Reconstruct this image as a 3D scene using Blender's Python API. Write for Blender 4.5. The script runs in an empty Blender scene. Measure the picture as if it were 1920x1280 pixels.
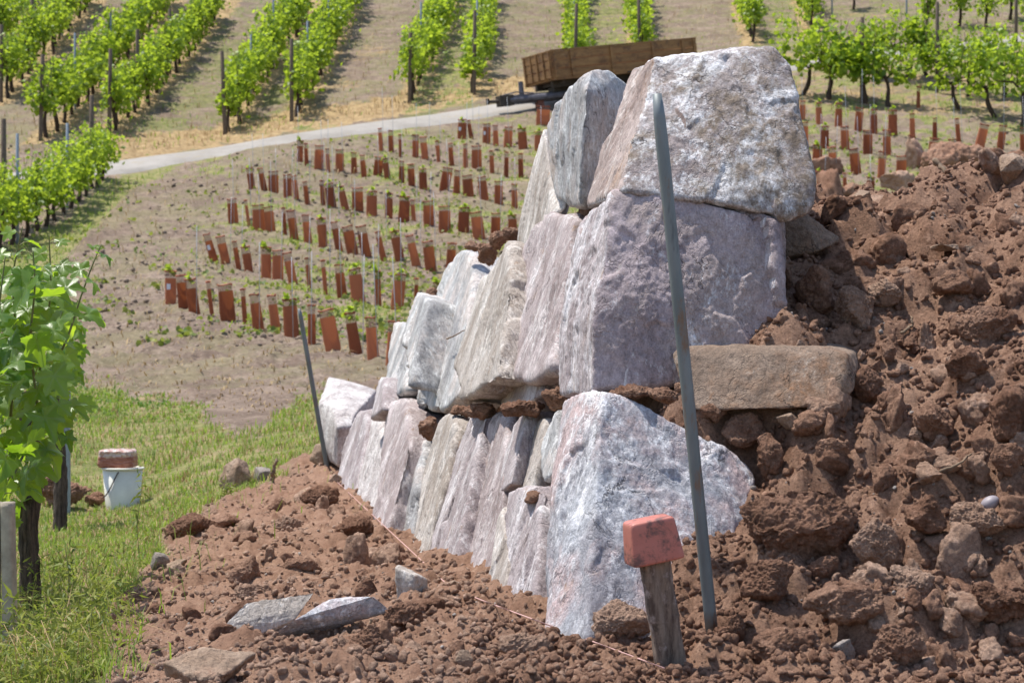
import bpy, bmesh, math, random
import numpy as np
from mathutils import Vector, Matrix

SC = bpy.context.scene
COL = SC.collection
R = math.radians
# ---------------------------------------------------------------- camera, sky, sun, exposure
F = 70 / 36 * 1920           # focal length in photograph pixels
cam = bpy.data.cameras.new("camera")
cam.lens = 70; cam.sensor_width = 36; cam.clip_start = 0.05; cam.clip_end = 2000
cam.dof.use_dof = True; cam.dof.focus_distance = 5.0; cam.dof.aperture_fstop = 13
cam_o = bpy.data.objects.new("camera", cam); COL.objects.link(cam_o)
cam_o.rotation_euler = (R(90), 0, 0)
SC.camera = cam_o
SUN = Vector((-0.32, 0.13, 0.938)).normalized()
sun_el = math.asin(SUN.z); sun_az = math.atan2(SUN.x, SUN.y)
W = bpy.data.worlds.new("World"); SC.world = W; W.use_nodes = True
wn = W.node_tree
sky = wn.nodes.new("ShaderNodeTexSky"); sky.sky_type = 'NISHITA'; sky.sun_disc = False
sky.sun_elevation = sun_el; sky.sun_rotation = sun_az
wn.links.new(sky.outputs[0], wn.nodes["Background"].inputs[0])
wn.nodes["Background"].inputs[1].default_value = 0.15
sl = bpy.data.lights.new("sun", 'SUN'); sl.energy = 4.5; sl.angle = R(0.5); sl.color = (1, 0.955, 0.88)
so = bpy.data.objects.new("sun", sl); COL.objects.link(so)
so.rotation_euler = (-SUN).to_track_quat('-Z', 'Y').to_euler()
SC.view_settings.view_transform = 'Standard'; SC.view_settings.look = 'None'
SC.view_settings.exposure = 0.47; SC.view_settings.gamma = 1
SC.render.engine = 'CYCLES'

rng = np.random.default_rng(11)
random.seed(11)
def P3(px, py, D): return np.array([(px - 960) / F * D, D, (640 - py) / F * D])

# ---------------------------------------------------------------- noise
_perm = np.random.default_rng(5).permutation(256); _perm = np.concatenate([_perm, _perm, _perm])
_g = np.random.default_rng(6).normal(size=(256, 3)); _g /= np.linalg.norm(_g, axis=1)[:, None]
def perlin(p):
    p = np.asarray(p, float); i = np.floor(p).astype(int); f = p - i; i &= 255
    u = f * f * f * (f * (f * 6 - 15) + 10)
    out = 0
    for dx in (0, 1):
        for dy in (0, 1):
            for dz in (0, 1):
                h = _perm[_perm[_perm[i[:, 0] + dx] + i[:, 1] + dy] + i[:, 2] + dz]
                d = (_g[h] * (f - (dx, dy, dz))).sum(1)
                w = (u[:, 0] if dx else 1 - u[:, 0]) * (u[:, 1] if dy else 1 - u[:, 1]) * (u[:, 2] if dz else 1 - u[:, 2])
                out = out + d * w
    return out * 1.6
def fbm(p, o=5, gain=.5):
    a = 1; t = 0; n = 0; p = np.array(p, float)
    for k in range(o):
        t = t + a * perlin(p); n += a; a *= gain; p = p * 2.03 + 17.3
    return t / n
def ridged(p, o=4):
    a = 1; t = 0; n = 0; p = np.array(p, float)
    for k in range(o):
        t = t + a * (1 - 2 * np.abs(perlin(p))); n += a; a *= .5; p = p * 2.07 + 9.1
    return t / n
def domes(x, y, s, seed=0):
    """round crumbs: height in units of s"""
    w_ = np.stack([x / s * .9, y / s * .9, np.full_like(x, seed * 7.7)], -1)
    X = x / s + .55 * fbm(w_, 3, .6); Y = y / s + .55 * fbm(w_ + 50, 3, .6); ix = np.floor(X).astype(int); iy = np.floor(Y).astype(int); best = np.zeros_like(X)
    for dx in (-1, 0, 1):
        for dy in (-1, 0, 1):
            cx = ix + dx; cy = iy + dy
            h = _perm[(_perm[(cx + seed) & 255] + cy) & 255]
            h2 = _perm[h + 37]; h3 = _perm[h + 91]
            d2 = (X - cx - h / 255) ** 2 + (Y - cy - h2 / 255) ** 2
            r = .18 + .45 * (h3 / 255) ** 2
            best = np.maximum(best, np.sqrt(np.maximum(0, r * r - d2)))
    return best * (1 + .5 * fbm(w_ * 2.5, 2))
def sstep(a, b, x):
    t = np.clip((x - a) / (b - a), 0, 1); return t * t * (3 - 2 * t)

# ---------------------------------------------------------------- mesh helpers
def mk_mesh(name, v, f, smooth=True, attrs=None):
    """v (N,3); f: (M,k) array or list of such arrays"""
    if not isinstance(f, list): f = [f]
    f = [np.asarray(a, np.int32) for a in f if len(a)]
    me = bpy.data.meshes.new(name)
    me.vertices.add(len(v)); me.vertices.foreach_set("co", np.asarray(v, np.float32).ravel())
    nl = sum(a.size for a in f); npoly = sum(len(a) for a in f)
    me.loops.add(nl); me.loops.foreach_set("vertex_index", np.concatenate([a.ravel() for a in f]))
    me.polygons.add(npoly)
    cnt = np.concatenate([np.full(len(a), a.shape[1], np.int32) for a in f])
    st = np.concatenate([[0], np.cumsum(cnt)[:-1]]).astype(np.int32)
    me.polygons.foreach_set("loop_start", st)
    try: me.polygons.foreach_set("loop_total", cnt)
    except Exception: pass
    me.polygons.foreach_set("use_smooth", np.full(npoly, smooth, bool))
    me.update(calc_edges=True)
    for k, a in (attrs or {}).items():
        at = me.attributes.new(k, 'FLOAT', 'POINT'); at.data.foreach_set("value", np.asarray(a, np.float32))
    me.validate()
    return me
def tag(o, label=None, cat=None, group=None, kind=None):
    if label: o["label"] = label
    if cat: o["category"] = cat
    if group: o["group"] = group
    if kind: o["kind"] = kind
    return o
def add(name, me, mat=None, parent=None, loc=None):
    o = bpy.data.objects.new(name, me)
    if mat and me is not None and not me.materials: me.materials.append(mat)
    COL.objects.link(o)
    if loc is not None: o.location = loc
    if parent: o.parent = parent
    return o
def empty(name, loc=(0, 0, 0), rot=(0, 0, 0)):
    o = bpy.data.objects.new(name, None); o.empty_display_size = .1; COL.objects.link(o)
    o.location = loc; o.rotation_euler = rot
    return o
def copy_tree(o, parent=None):
    c = o.copy(); COL.objects.link(c)
    if parent: c.parent = parent
    for ch in list(o.children): copy_tree(ch, c)
    return c
def obj_at(name, v, f, mat, smooth=True, base=None, **kw):
    """object whose origin sits at the base centre of its verts"""
    v = np.asarray(v); c = base if base is not None else np.array([*v.mean(0)[:2], v[:, 2].min()])
    return add(name, mk_mesh(name, v - c, f, smooth, **kw), mat, loc=c)
_ico = {}
def ico(k):
    if k not in _ico:
        b = bmesh.new(); bmesh.ops.create_icosphere(b, subdivisions=k, radius=1)
        v = np.array([x.co[:] for x in b.verts]); v /= np.linalg.norm(v, axis=1)[:, None]
        f = np.array([[x.index for x in q.verts] for q in b.faces], np.int32); b.free(); _ico[k] = (v, f)
    return _ico[k]
def vnormals(v, f):
    n = np.cross(v[f[:, 1]] - v[f[:, 0]], v[f[:, 2]] - v[f[:, 0]]); o = np.zeros_like(v)
    for k in range(3): np.add.at(o, f[:, k], n)
    return o / (np.linalg.norm(o, axis=1)[:, None] + 1e-12)
def hull_planes(q):
    b = bmesh.new()
    for p in q: b.verts.new(p)
    bmesh.ops.convex_hull(b, input=b.verts[:])
    pl = []
    for fc in b.faces:
        n = np.array(fc.normal[:]); h = n @ np.array(fc.verts[0].co[:])
        if h < 0: n, h = -n, -h
        if np.linalg.norm(n) < .5 or fc.calc_area() < 1e-7: continue
        if not any((n @ m > .998 and abs(h - g) < .02) for m, g in pl): pl.append((n, h))
    b.free()
    return np.array([p[0] for p in pl]), np.array([max(p[1], .05) for p in pl])
def rock(pts, k=5, p=26, chips=6, seed=0, chipd=.93):
    """a convex stone through pts with softened edges and a few knocked-off corners"""
    r = np.random.default_rng(seed); pts = np.asarray(pts, float)
    c = (pts.min(0) + pts.max(0)) / 2 * .5 + pts.mean(0) * .5
    U, S, Vt = np.linalg.svd(pts - pts.mean(0), full_matrices=False)
    q = (pts - c) @ Vt.T; s = np.abs(q).max(0) + 1e-6; q = q / s
    n, h = hull_planes(q)
    for _ in range(chips):
        m = r.normal(size=3); m /= np.linalg.norm(m)
        sup = (q @ m).max(); n = np.vstack([n, m]); h = np.append(h, sup * (chipd + .06 * r.random()))
    d, f = ico(k)
    a = np.maximum(0, d @ n.T / h)
    rad = (a ** p).sum(1) ** (-1 / p)
    return (d * rad[:, None]) * s @ Vt + c, f

def tube(pts, rad, n=8, cap=True):
    pts = np.asarray(pts, float); m = len(pts); rad = np.broadcast_to(rad, (m,))
    t = np.gradient(pts, axis=0); t /= np.linalg.norm(t, axis=1)[:, None] + 1e-9
    ref = np.array([0, 0, 1.]) if abs(t[:, 2]).mean() < .8 else np.array([0, 1., 0])
    a = np.cross(t, ref); a /= np.linalg.norm(a, axis=1)[:, None] + 1e-9; b = np.cross(t, a)
    th = np.arange(n) * 2 * np.pi / n
    v = pts[:, None] + rad[:, None, None] * (a[:, None] * np.cos(th)[None, :, None] + b[:, None] * np.sin(th)[None, :, None])
    v = v.reshape(-1, 3); i = np.arange(m - 1)[:, None] * n; j = np.arange(n)[None]; j2 = (j + 1) % n
    q = np.stack([i + j, i + j2, i + n + j2, i + n + j], -1).reshape(-1, 4)
    fs = [q]
    if cap: fs += [np.arange(n)[None, ::-1], (np.arange(n) + (m - 1) * n)[None]]
    return v, fs
class MB:
    """collects pieces into one mesh"""
    def __init__(s): s.v = []; s.f = {}; s.n = 0
    def put(s, v, fs):
        if not isinstance(fs, list): fs = [fs]
        for a in fs: s.f.setdefault(np.asarray(a).shape[1], []).append(np.asarray(a) + s.n)
        s.v.append(np.asarray(v, float)); s.n += len(v); return s
    def box(s, c, size, rz=0, M=None):
        h = np.array(size) / 2
        v = np.array([[x, y, z] for x in (-1, 1) for y in (-1, 1) for z in (-1, 1)]) * h
        # small bevel look comes from material; keep true boxes
        if rz: cs, sn = math.cos(rz), math.sin(rz); v = v @ np.array([[cs, sn, 0], [-sn, cs, 0], [0, 0, 1]])
        v = v + c
        f = np.array([[0, 1, 3, 2], [4, 6, 7, 5], [0, 4, 5, 1], [2, 3, 7, 6], [0, 2, 6, 4], [1, 5, 7, 3]])
        return s.put(v, f)
    def tube(s, pts, rad, n=8): v, f = tube(pts, rad, n); return s.put(v, f)
    def lathe(s, prof, c=(0, 0, 0), n=24, axis='z'):
        prof = np.array(prof); th = np.arange(n) * 2 * np.pi / n
        v = np.stack([prof[:, None, 0] * np.cos(th), prof[:, None, 0] * np.sin(th), np.broadcast_to(prof[:, None, 1], (len(prof), n))], -1).reshape(-1, 3)
        if axis == 'y': v = v[:, [0, 2, 1]]
        i = np.arange(len(prof) - 1)[:, None] * n; j = np.arange(n)[None]; j2 = (j + 1) % n
        return s.put(v + np.array(c), np.stack([i + j, i + j2, i + n + j2, i + n + j], -1).reshape(-1, 4))
    def mesh(s, name, smooth=False): return mk_mesh(name, np.vstack(s.v), [np.vstack(a) for a in s.f.values()], smooth)
    def build(s, name, mat, parent=None, smooth=False, loc=None): return add(name, s.mesh(name, smooth), mat, parent, loc)

# ---------------------------------------------------------------- materials
def nt(name):
    m = bpy.data.materials.new(name); m.use_nodes = True
    t = m.node_tree; return m, t, t.nodes["Principled BSDF"]
def N(t, ty, **k):
    n = t.nodes.new(ty)
    for a, b in k.items():
        if a.startswith("i_"): n.inputs[a[2:].replace("_", " ")].default_value = b
        else: setattr(n, a, b)
    return n
def noise(t, vec, scale, detail=6, rough=.55, dist=0):
    n = N(t, "ShaderNodeTexNoise"); n.inputs["Scale"].default_value = scale; n.inputs["Detail"].default_value = detail
    n.inputs["Roughness"].default_value = rough; n.inputs["Distortion"].default_value = dist
    t.links.new(vec, n.inputs["Vector"]); return n.outputs["Fac"]
def ramp(t, fac, a, b):
    n = N(t, "ShaderNodeMapRange"); n.clamp = True
    n.inputs[1].default_value = a; n.inputs[2].default_value = b; t.links.new(fac, n.inputs[0]); return n.outputs[0]
def mix(t, fac, a, b, mode='MIX'):
    n = N(t, "ShaderNodeMix", data_type='RGBA', blend_type=mode)
    for i, x in ((0, fac), (6, a), (7, b)):
        if hasattr(x, "node"): t.links.new(x, n.inputs[i])
        else: n.inputs[i].default_value = x if i == 0 else (*x, 1)
    return n.outputs[2]
def math_(t, op, a, b):
    n = N(t, "ShaderNodeMath", operation=op)
    for i, x in ((0, a), (1, b)):
        if hasattr(x, "node"): t.links.new(x, n.inputs[i])
        else: n.inputs[i].default_value = x
    return n.outputs[0]
def bump(t, bs, h, strength, dist, prev=None):
    n = N(t, "ShaderNodeBump"); n.inputs["Strength"].default_value = strength; n.inputs["Distance"].default_value = dist
    t.links.new(h, n.inputs["Height"])
    if prev: t.links.new(prev, n.inputs["Normal"])
    t.links.new(n.outputs[0], bs.inputs["Normal"]); return n.outputs[0]
def coords(t, tilt=0, scale=(1, 1, 1), which="Object", tilt_x=0):
    c = N(t, "ShaderNodeTexCoord"); m = N(t, "ShaderNodeMapping")
    m.inputs["Rotation"].default_value = (tilt_x, tilt, 0); m.inputs["Scale"].default_value = scale
    t.links.new(c.outputs[which], m.inputs["Vector"]); return m.outputs[0]
def world_pos(t): return N(t, "ShaderNodeNewGeometry").outputs["Position"]
def attr(t, name): return N(t, "ShaderNodeAttribute", attribute_name=name).outputs["Fac"]

def stone_mat(name, base, pale, dark, stain=(.24, .155, .09), streak=.22, palef=(.50, .62), stainf=(.55, .69), tint=None, tilt=.32):
    m, t, bs = nt(name)
    vec = coords(t, -tilt, (1, 1, streak)); iso = coords(t)
    c = mix(t, ramp(t, noise(t, vec, 6, 8, .62), .36, .62), dark, base)
    if tint: c = mix(t, ramp(t, noise(t, iso, 3.4, 6, .65, .6), .46, .58), c, tint)
    # pale mineral crust, ragged at the edge
    w = math_(t, 'ADD', math_(t, 'MULTIPLY', noise(t, vec, 9, 9, .78, .4), .72), math_(t, 'MULTIPLY', noise(t, vec, 95, 5, .7), .28))
    c = mix(t, ramp(t, w, *palef), c, pale)
    # rust and earth stains
    st = math_(t, 'MULTIPLY', ramp(t, noise(t, iso, 2.6, 8, .72), *stainf), ramp(t, noise(t, vec, 30, 6, .75), .36, .58))
    c = mix(t, math_(t, 'MULTIPLY', st, .9), c, stain)
    c = mix(t, math_(t, 'MULTIPLY', ramp(t, noise(t, coords(t, -tilt, (1, 1, streak * .5)), 17, 7, .75), .60, .70), .65), c, [stain[0] * 1.25, stain[1] * 1.15, stain[2]])
    # hairline cracks along the grain
    k = math_(t, 'ABSOLUTE', math_(t, 'SUBTRACT', noise(t, vec, 7, 5, .6, .3), .5), 0)
    ck = math_(t, 'MULTIPLY', ramp(t, k, .011, .002), ramp(t, noise(t, iso, 5, 3, .5), .5, .6)); c = mix(t, math_(t, 'MULTIPLY', ck, .8), c, [x * .35 for x in dark])
    # crystal grain
    g1 = ramp(t, noise(t, vec, 70, 4, .75), .30, .70); g2 = ramp(t, noise(t, iso, 210, 3, .7), .3, .7)
    gr = math_(t, 'ADD', math_(t, 'MULTIPLY', g1, .62), math_(t, 'ADD', math_(t, 'MULTIPLY', g2, .50), .44)); n_ = N(t, "ShaderNodeCombineColor")
    for q_ in range(3): t.links.new(gr, n_.inputs[q_])
    c = mix(t, 1.0, c, n_.outputs[0], 'MULTIPLY')
    t.links.new(c, bs.inputs["Base Color"]); bs.inputs["Roughness"].default_value = .72
    bs.inputs["Specular IOR Level"].default_value = .3
    n = bump(t, bs, noise(t, vec, 30, 9, .75), .75, .012)
    n = bump(t, bs, noise(t, iso, 130, 5, .7), .6, .004, n)
    n = bump(t, bs, noise(t, vec, 200, 3, .65), .5, .003, n)
    n = bump(t, bs, ramp(t, k, .0, .014), .5, .004, n)
    return m
M = {}
M['lav'] = stone_mat('lavender_stone', (.48, .425, .425), (.72, .69, .69), (.28, .23, .23))
M['blue'] = stone_mat('blue_grey_stone', (.47, .47, .465), (.72, .72, .71), (.27, .26, .26), tint=(.51, .455, .425))
M['cream'] = stone_mat('cream_stone', (.51, .46, .42), (.72, .68, .64), (.30, .25, .21), stain=(.25, .15, .075))
M['pink'] = stone_mat('pinkish_stone', (.49, .42, .415), (.70, .66, .65), (.29, .23, .22))
M['top'] = stone_mat('top_boulder_stone', (.40, .35, .345), (.76, .75, .76), (.25, .205, .20), stain=(.17, .125, .085), streak=.75, palef=(.47, .56), stainf=(.42, .51))
M['mid'] = stone_mat('purple_block_stone', (.45, .375, .39), (.74, .72, .735), (.29, .23, .235), stain=(.19, .13, .09), streak=.6, palef=(.54, .63), stainf=(.60, .72), tint=(.37, .30, .285))
M['foot'] = stone_mat('foot_boulder_stone', (.43, .44, .47), (.76, .75, .76), (.28, .265, .285), streak=.55, palef=(.50, .60), stainf=(.68, .8), tint=(.49, .375, .365))
M['white'] = stone_mat('white_block_stone', (.50, .45, .43), (.70, .67, .65), (.32, .27, .26), streak=.8, palef=(.45, .6), stainf=(.62, .72))
M['brown'] = stone_mat('brown_slab_stone', (.30, .222, .168), (.56, .49, .42), (.18, .125, .09), stain=(.22, .115, .06), streak=.8, palef=(.56, .66), stainf=(.45, .62))
M['tan'] = stone_mat('tan_field_stone', (.36, .26, .19), (.56, .48, .40), (.24, .155, .10), stain=(.25, .125, .075), streak=.9, palef=(.56, .7), stainf=(.5, .66))
M['bluetop'] = stone_mat('blue_grey_upright_stone', (.46, .47, .48), (.72, .73, .73), (.27, .255, .255), tint=(.50, .44, .41), streak=.55, tilt=.2)
M['shaded_break'] = stone_mat('shaded_purple_break', (.235, .175, .175), (.50, .46, .47), (.14, .10, .10), stain=(.15, .10, .07), streak=.7, palef=(.58, .68))  # purple broken face, with shade on the camera side darkened into its colour
M['skin'] = stone_mat('lilac_weathered_skin', (.46, .40, .40), (.70, .67, .68), (.29, .235, .235), streak=.3, palef=(.47, .58), tilt=.25)
M['warm'] = stone_mat('warm_weathered_skin', (.46, .375, .345), (.68, .62, .58), (.27, .20, .175), stain=(.30, .17, .08), streak=.25, palef=(.52, .64), stainf=(.50, .62), tilt=.35)
M['grey'] = stone_mat('grey_field_stone', (.34, .30, .27), (.55, .52, .48), (.22, .18, .155), streak=.9, palef=(.56, .7))

def soil_mat(name, a, b, c_, gscale=1.):
    m, t, bs = nt(name); v = world_pos(t)
    c = mix(t, ramp(t, noise(t, v, 2.1 * gscale, 6, .6), .35, .65), a, b)
    c = mix(t, ramp(t, noise(t, v, 9 * gscale, 8, .72), .48, .62), c, c_)
    c = mix(t, ramp(t, noise(t, v, 26, 7, .75), .56, .66), c, [x * 1.32 for x in b])
    g = math_(t, 'ADD', math_(t, 'MULTIPLY', ramp(t, noise(t, v, 110, 5, .75), .3, .7), .85), .58); n_ = N(t, "ShaderNodeCombineColor")
    for q_ in range(3): t.links.new(g, n_.inputs[q_])
    c = mix(t, 1.0, c, n_.outputs[0], 'MULTIPLY')
    t.links.new(c, bs.inputs["Base Color"]); bs.inputs["Roughness"].default_value = .95
    bs.inputs["Specular IOR Level"].default_value = .12
    n = bump(t, bs, noise(t, v, 40, 9, .78), 1.0, .016)
    n = bump(t, bs, noise(t, v, 170, 5, .7), .8, .005, n)
    return m
M['soil'] = soil_mat('red_soil', (.275, .158, .104), (.36, .222, .154), (.20, .108, .07))
M['clod'] = soil_mat('soil_clod', (.275, .155, .102), (.36, .218, .152), (.20, .105, .068))
M['clod2'] = soil_mat('dusty_clod', (.37, .235, .165), (.46, .31, .23), (.28, .165, .112))
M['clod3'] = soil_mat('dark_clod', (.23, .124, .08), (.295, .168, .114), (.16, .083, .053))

def plain(name, col, rough=.6, metal=0, var=.3, scale=30, b=.2, spec=.4):
    m, t, bs = nt(name); v = coords(t)
    c = mix(t, ramp(t, noise(t, v, scale, 6, .65), .3, .7), [x * (1 - var) for x in col], [min(.9, x * (1 + var * .6)) for x in col])
    t.links.new(c, bs.inputs["Base Color"]); bs.inputs["Roughness"].default_value = rough; bs.inputs["Metallic"].default_value = metal
    bs.inputs["Specular IOR Level"].default_value = spec
    if b: bump(t, bs, noise(t, v, scale * 3, 5, .6), b, .004)
    return m
def leaf_mat(name, dark, light, trans, tmix=.45, rough=.45):
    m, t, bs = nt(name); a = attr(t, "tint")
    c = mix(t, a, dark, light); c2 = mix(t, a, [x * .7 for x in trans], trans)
    t.links.new(c, bs.inputs["Base Color"]); bs.inputs["Roughness"].default_value = rough; bs.inputs["Specular IOR Level"].default_value = .35
    tr = N(t, "ShaderNodeBsdfTranslucent"); t.links.new(c2, tr.inputs[0])
    mx = N(t, "ShaderNodeMixShader"); mx.inputs[0].default_value = tmix
    t.links.new(bs.outputs[0], mx.inputs[1]); t.links.new(tr.outputs[0], mx.inputs[2])
    t.links.new(mx.outputs[0], t.nodes["Material Output"].inputs[0])
    return m
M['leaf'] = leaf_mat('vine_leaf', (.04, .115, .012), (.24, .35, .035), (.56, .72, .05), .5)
M['leafnear'] = leaf_mat('near_vine_leaf', (.05, .135, .018), (.15, .27, .05), (.30, .50, .04), .42, .38)
M['grass'] = leaf_mat('grass_blade', (.065, .18, .018), (.34, .365, .08), (.32, .47, .05), .42, .6)
M['straw'] = leaf_mat('dry_grass_blade', (.26, .17, .075), (.50, .36, .18), (.32, .22, .1), .25, .7)
M['weed'] = leaf_mat('weed_leaf', (.07, .135, .03), (.30, .31, .06), (.34, .40, .06), .42, .55)
M['bark'] = plain('vine_bark', (.075, .052, .04), .9, 0, .5, 60, .8, .1)
M['post'] = plain('weathered_post_wood', (.155, .12, .092), .9, 0, .45, 22, .6, .1)
M['postpale'] = plain('pale_post_wood', (.42, .36, .28), .85, 0, .35, 26, .6, .15)
M['steel'] = plain('grey_galvanised_steel', (.27, .31, .34), .5, .4, .2, 40, .1)
M['wire'] = plain('galvanised_wire', (.42, .43, .45), .5, .2, .15, 20, 0)
M['black'] = plain('black_rubber', (.025, .024, .024), .8, 0, .3, 20, .1)
M['dark'] = plain('grimy_dark_steel', (.07, .055, .045), .75, .2, .5, 9, .3)
# ================================================================ the ground
def tps_fit(X, y, lam=1e-4):
    n = len(X); d = np.linalg.norm(X[:, None] - X[None], axis=2)
    K = np.where(d > 0, d * d * np.log(d + 1e-12), 0) + lam * np.eye(n)
    Pm = np.hstack([np.ones((n, 1)), X]); A = np.zeros((n + 3, n + 3)); A[:n, :n] = K; A[:n, n:] = Pm; A[n:, :n] = Pm.T
    return X, np.linalg.solve(A, np.concatenate([y, np.zeros(3)]))
def tps_eval(fit, Q):
    X, w = fit; out = np.empty(len(Q))
    for i in range(0, len(Q), 40000):
        q = Q[i:i + 40000]; d2 = ((q[:, None] - X[None]) ** 2).sum(2)
        out[i:i + 40000] = (.5 * d2 * np.log(d2 + 1e-12)) @ w[:-3] + w[-3] + q @ w[-2:]
    return out
CTRL = [  # where the ground lies: photograph column, row, distance in metres
 (300,1280,4.3),(960,1290,3.95),(1500,1290,3.9),(1920,1290,3.9),(2600,1290,3.9),(-300,1330,4.3),
 (60,1240,5.2),(500,1180,5.0),(900,1150,4.8),(-400,1250,5.2),(1500,1130,5.0),(2400,1130,5.0),
 (700,1050,6.8),(400,1050,7.0),(100,1110,7.0),(-300,1110,7.0),(640,930,9.6),(450,930,10.5),(230,950,12.5),(80,940,12.5),(-300,930,12.5),
 (1300,900,9),(2000,850,9),(1300,700,15),(2000,620,15),
 (600,850,12.5),(400,860,13.5),(100,860,14.5),(600,770,17),(300,770,18),(100,770,18.5),(-300,760,18.5),
 (700,690,21.5),(400,700,21.5),(150,700,22),(625,655,23.5),(410,603,26.5),(320,568,28),(200,560,29),(50,525,32),(-300,520,32),
 (775,580,28.5),(550,536,31),(400,495,33.5),(1200,600,25),(1900,520,25),
 (845,515,33.5),(690,482,35.5),(550,448,37),(435,420,38.5),(100,430,38),
 (950,450,37),(800,425,38.5),(650,396,40.5),(470,355,42.5),(190,345,44),(0,380,42),(-300,380,42),
 (965,390,41),(790,356,42.8),(570,305,45.5),(975,333,44.2),(715,285,47),(1010,283,47.5),(880,262,49),
 (250,306,47.5),(500,268,49.5),(750,232,51.5),(950,200,53.3),(1100,182,54.5),
 (1540,360,41),(1600,328,43.5),(1630,290,46.5),(1510,226,51),(1710,262,49),(1917,284,48),(2500,280,48),
 (1560,186,54),(1860,218,52),(1530,118,60),(1790,88,62.5),(1920,70,63),(2500,60,63),
 (205,252,51.5),(422,252,52.5),(768,195,55),(1075,150,58.5),(5,190,57),(-400,200,57),
 (300,30,72),(570,30,73),(850,10,76),(1190,0,78),(1500,0,77),(1900,-10,76),(60,0,74),(-500,20,74),(2600,-20,77),
 (960,-250,125),(-800,-230,125),(2700,-260,125),(960,-330,210),(-800,-330,210),(2700,-340,210)]
_c = np.array(CTRL, float)
def warp(x, y): return np.stack([x / y * 3, np.log(y)], -1)
_fit = tps_fit(np.stack([(_c[:, 0] - 960) / F * 3, np.log(_c[:, 2])], -1), (640 - _c[:, 1]) / F)
def Hbase(x, y):
    x = np.asarray(x, float); y = np.asarray(y, float); ye = np.maximum(y, 3.6); xe = np.clip(x / ye, -.55, .55) * ye
    return tps_eval(_fit, warp(xe.ravel(), ye.ravel())).reshape(x.shape) * ye

MND = [(1250,1240,4.1),(1350,1185,4.2),(1500,1220,4.05),(1700,1230,4.0),(1900,1240,4.0),(2150,1240,4.0),
 (1400,1080,4.42),(1600,1100,4.3),(1800,1080,4.3),(1950,1080,4.25),(2150,1060,4.25),
 (1420,930,4.72),(1600,950,4.55),(1800,905,4.5),(1950,880,4.45),(2150,860,4.45),
 (1300,765,4.95),(1330,782,4.78),(1450,785,4.76),(1560,780,4.73),(1650,775,4.8),(1850,740,4.75),(1980,700,4.7),(2200,680,4.7),
 (1600,620,5.15),(1750,560,5.2),(1900,520,5.2),(2150,500,5.2),(1480,640,5.15),
 (1500,505,5.5),(1600,462,5.8),(1750,440,5.7),(1900,425,5.6),(2150,400,5.6),
 (1530,446,6.05),(1650,420,6.2),(1740,388,6.4),(1840,348,6.4),(1920,340,6.2),(2050,315,6.2),(2300,290,6.2)]
_m = np.array([P3(*a) for a in MND] + [(.55,5.2,.1),(.6,5.8,.4),(.5,6.4,.42),(.35,7.1,.36),(.25,7.8,.30),(.05,8.5,.02),(-.05,9.2,-.22),(-.2,10,-.42),(-.3,10.8,-.62),
   (1.3,7.3,.34),(1.2,8.5,.2),(1.1,10,-.1),(2.2,7.6,.5),(2.2,9,.45),(2.2,11,.2),(1,12,-.3),(3.5,7.5,.6),(3.5,10,.4),(3.5,13,.3)])
_mf = tps_fit(_m[:, :2], _m[:, 2], 1e-3)
def wall_x(y): return .805 - .169 * y
def Hmound(x, y):
    x = np.asarray(x, float); y = np.asarray(y, float)
    z = tps_eval(_mf, np.stack([x.ravel(), y.ravel()], -1)).reshape(x.shape)
    b = Hbase(x, y)
    m = sstep(.16, .42, x - wall_x(y) - .26 * np.clip(z + .25, 0, .6)) * sstep(3.95, 4.2, y) * (1 - sstep(10.6, 12.5, y)) * (1 - sstep(3.2, 4.2, x))
    # the near end of the wall is free: the bank only starts behind the boulders
    return np.where(m > 0, b + (np.maximum(z, b) - b) * m, b)
def Htot(x, y): return np.maximum(Hbase(x, y), Hmound(x, y))
_ly = np.exp(np.linspace(math.log(3.7), math.log(140), 1500))
def hit(px, py, mound=True):
    """first ground point seen along the ray through a photograph pixel"""
    u = (px - 960) / F; v = (640 - py) / F
    z = (Htot if mound else Hbase)(u * _ly, _ly)
    k = np.nonzero(z >= v * _ly)[0]
    i = k[0] if len(k) else len(_ly) - 1
    if i > 0:
        a = z[i - 1] - v * _ly[i - 1]; b = z[i] - v * _ly[i]; y = _ly[i - 1] + (_ly[i] - _ly[i - 1]) * (-a / (b - a + 1e-12))
    else: y = _ly[0]
    y = float(np.clip(y, 3.7, 140))
    return np.array([u * y, y, float((Htot if mound else Hbase)(np.array([u * y]), np.array([y]))[0])])
def poly_sd(px, py, poly):
    """signed distance to a polygon, positive inside"""
    poly = np.array(poly, float); n = len(poly); d = np.full(px.shape, 1e9); ins = np.zeros(px.shape, bool)
    for i in range(n):
        a = poly[i]; b = poly[(i + 1) % n]; e = b - a
        t = np.clip(((px - a[0]) * e[0] + (py - a[1]) * e[1]) / (e @ e), 0, 1)
        d = np.minimum(d, np.hypot(px - a[0] - t * e[0], py - a[1] - t * e[1]))
        c = ((a[1] > py) != (b[1] > py)) & (px < (b[0] - a[0]) * (py - a[1]) / (b[1] - a[1] + 1e-12) + a[0]); ins ^= c
    return np.where(ins, d, -d)
RED = [(205,1320),(215,1230),(190,1160),(255,1100),(300,1060),(310,1000),(400,960),(480,915),(560,880),(640,850),(800,880),(2600,880),(2600,1900),(205,1900)]
GRASS = [(-900,780),(-200,760),(140,712),(260,742),(370,772),(440,820),(600,770),(680,830),(640,860),(560,890),(480,925),(400,970),(325,1010),(315,1065),(265,1110),(205,1165),(230,1235),(215,1330),(205,1900),(-900,1900)]
STRIP = [(250,322),(330,318),(240,362),(185,420),(130,475),(60,565),(-300,700),(-300,480),(0,470),(120,415),(190,345)]
PATCH = [(560,745),(640,735),(650,770),(600,830),(500,850),(470,820)]
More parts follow.
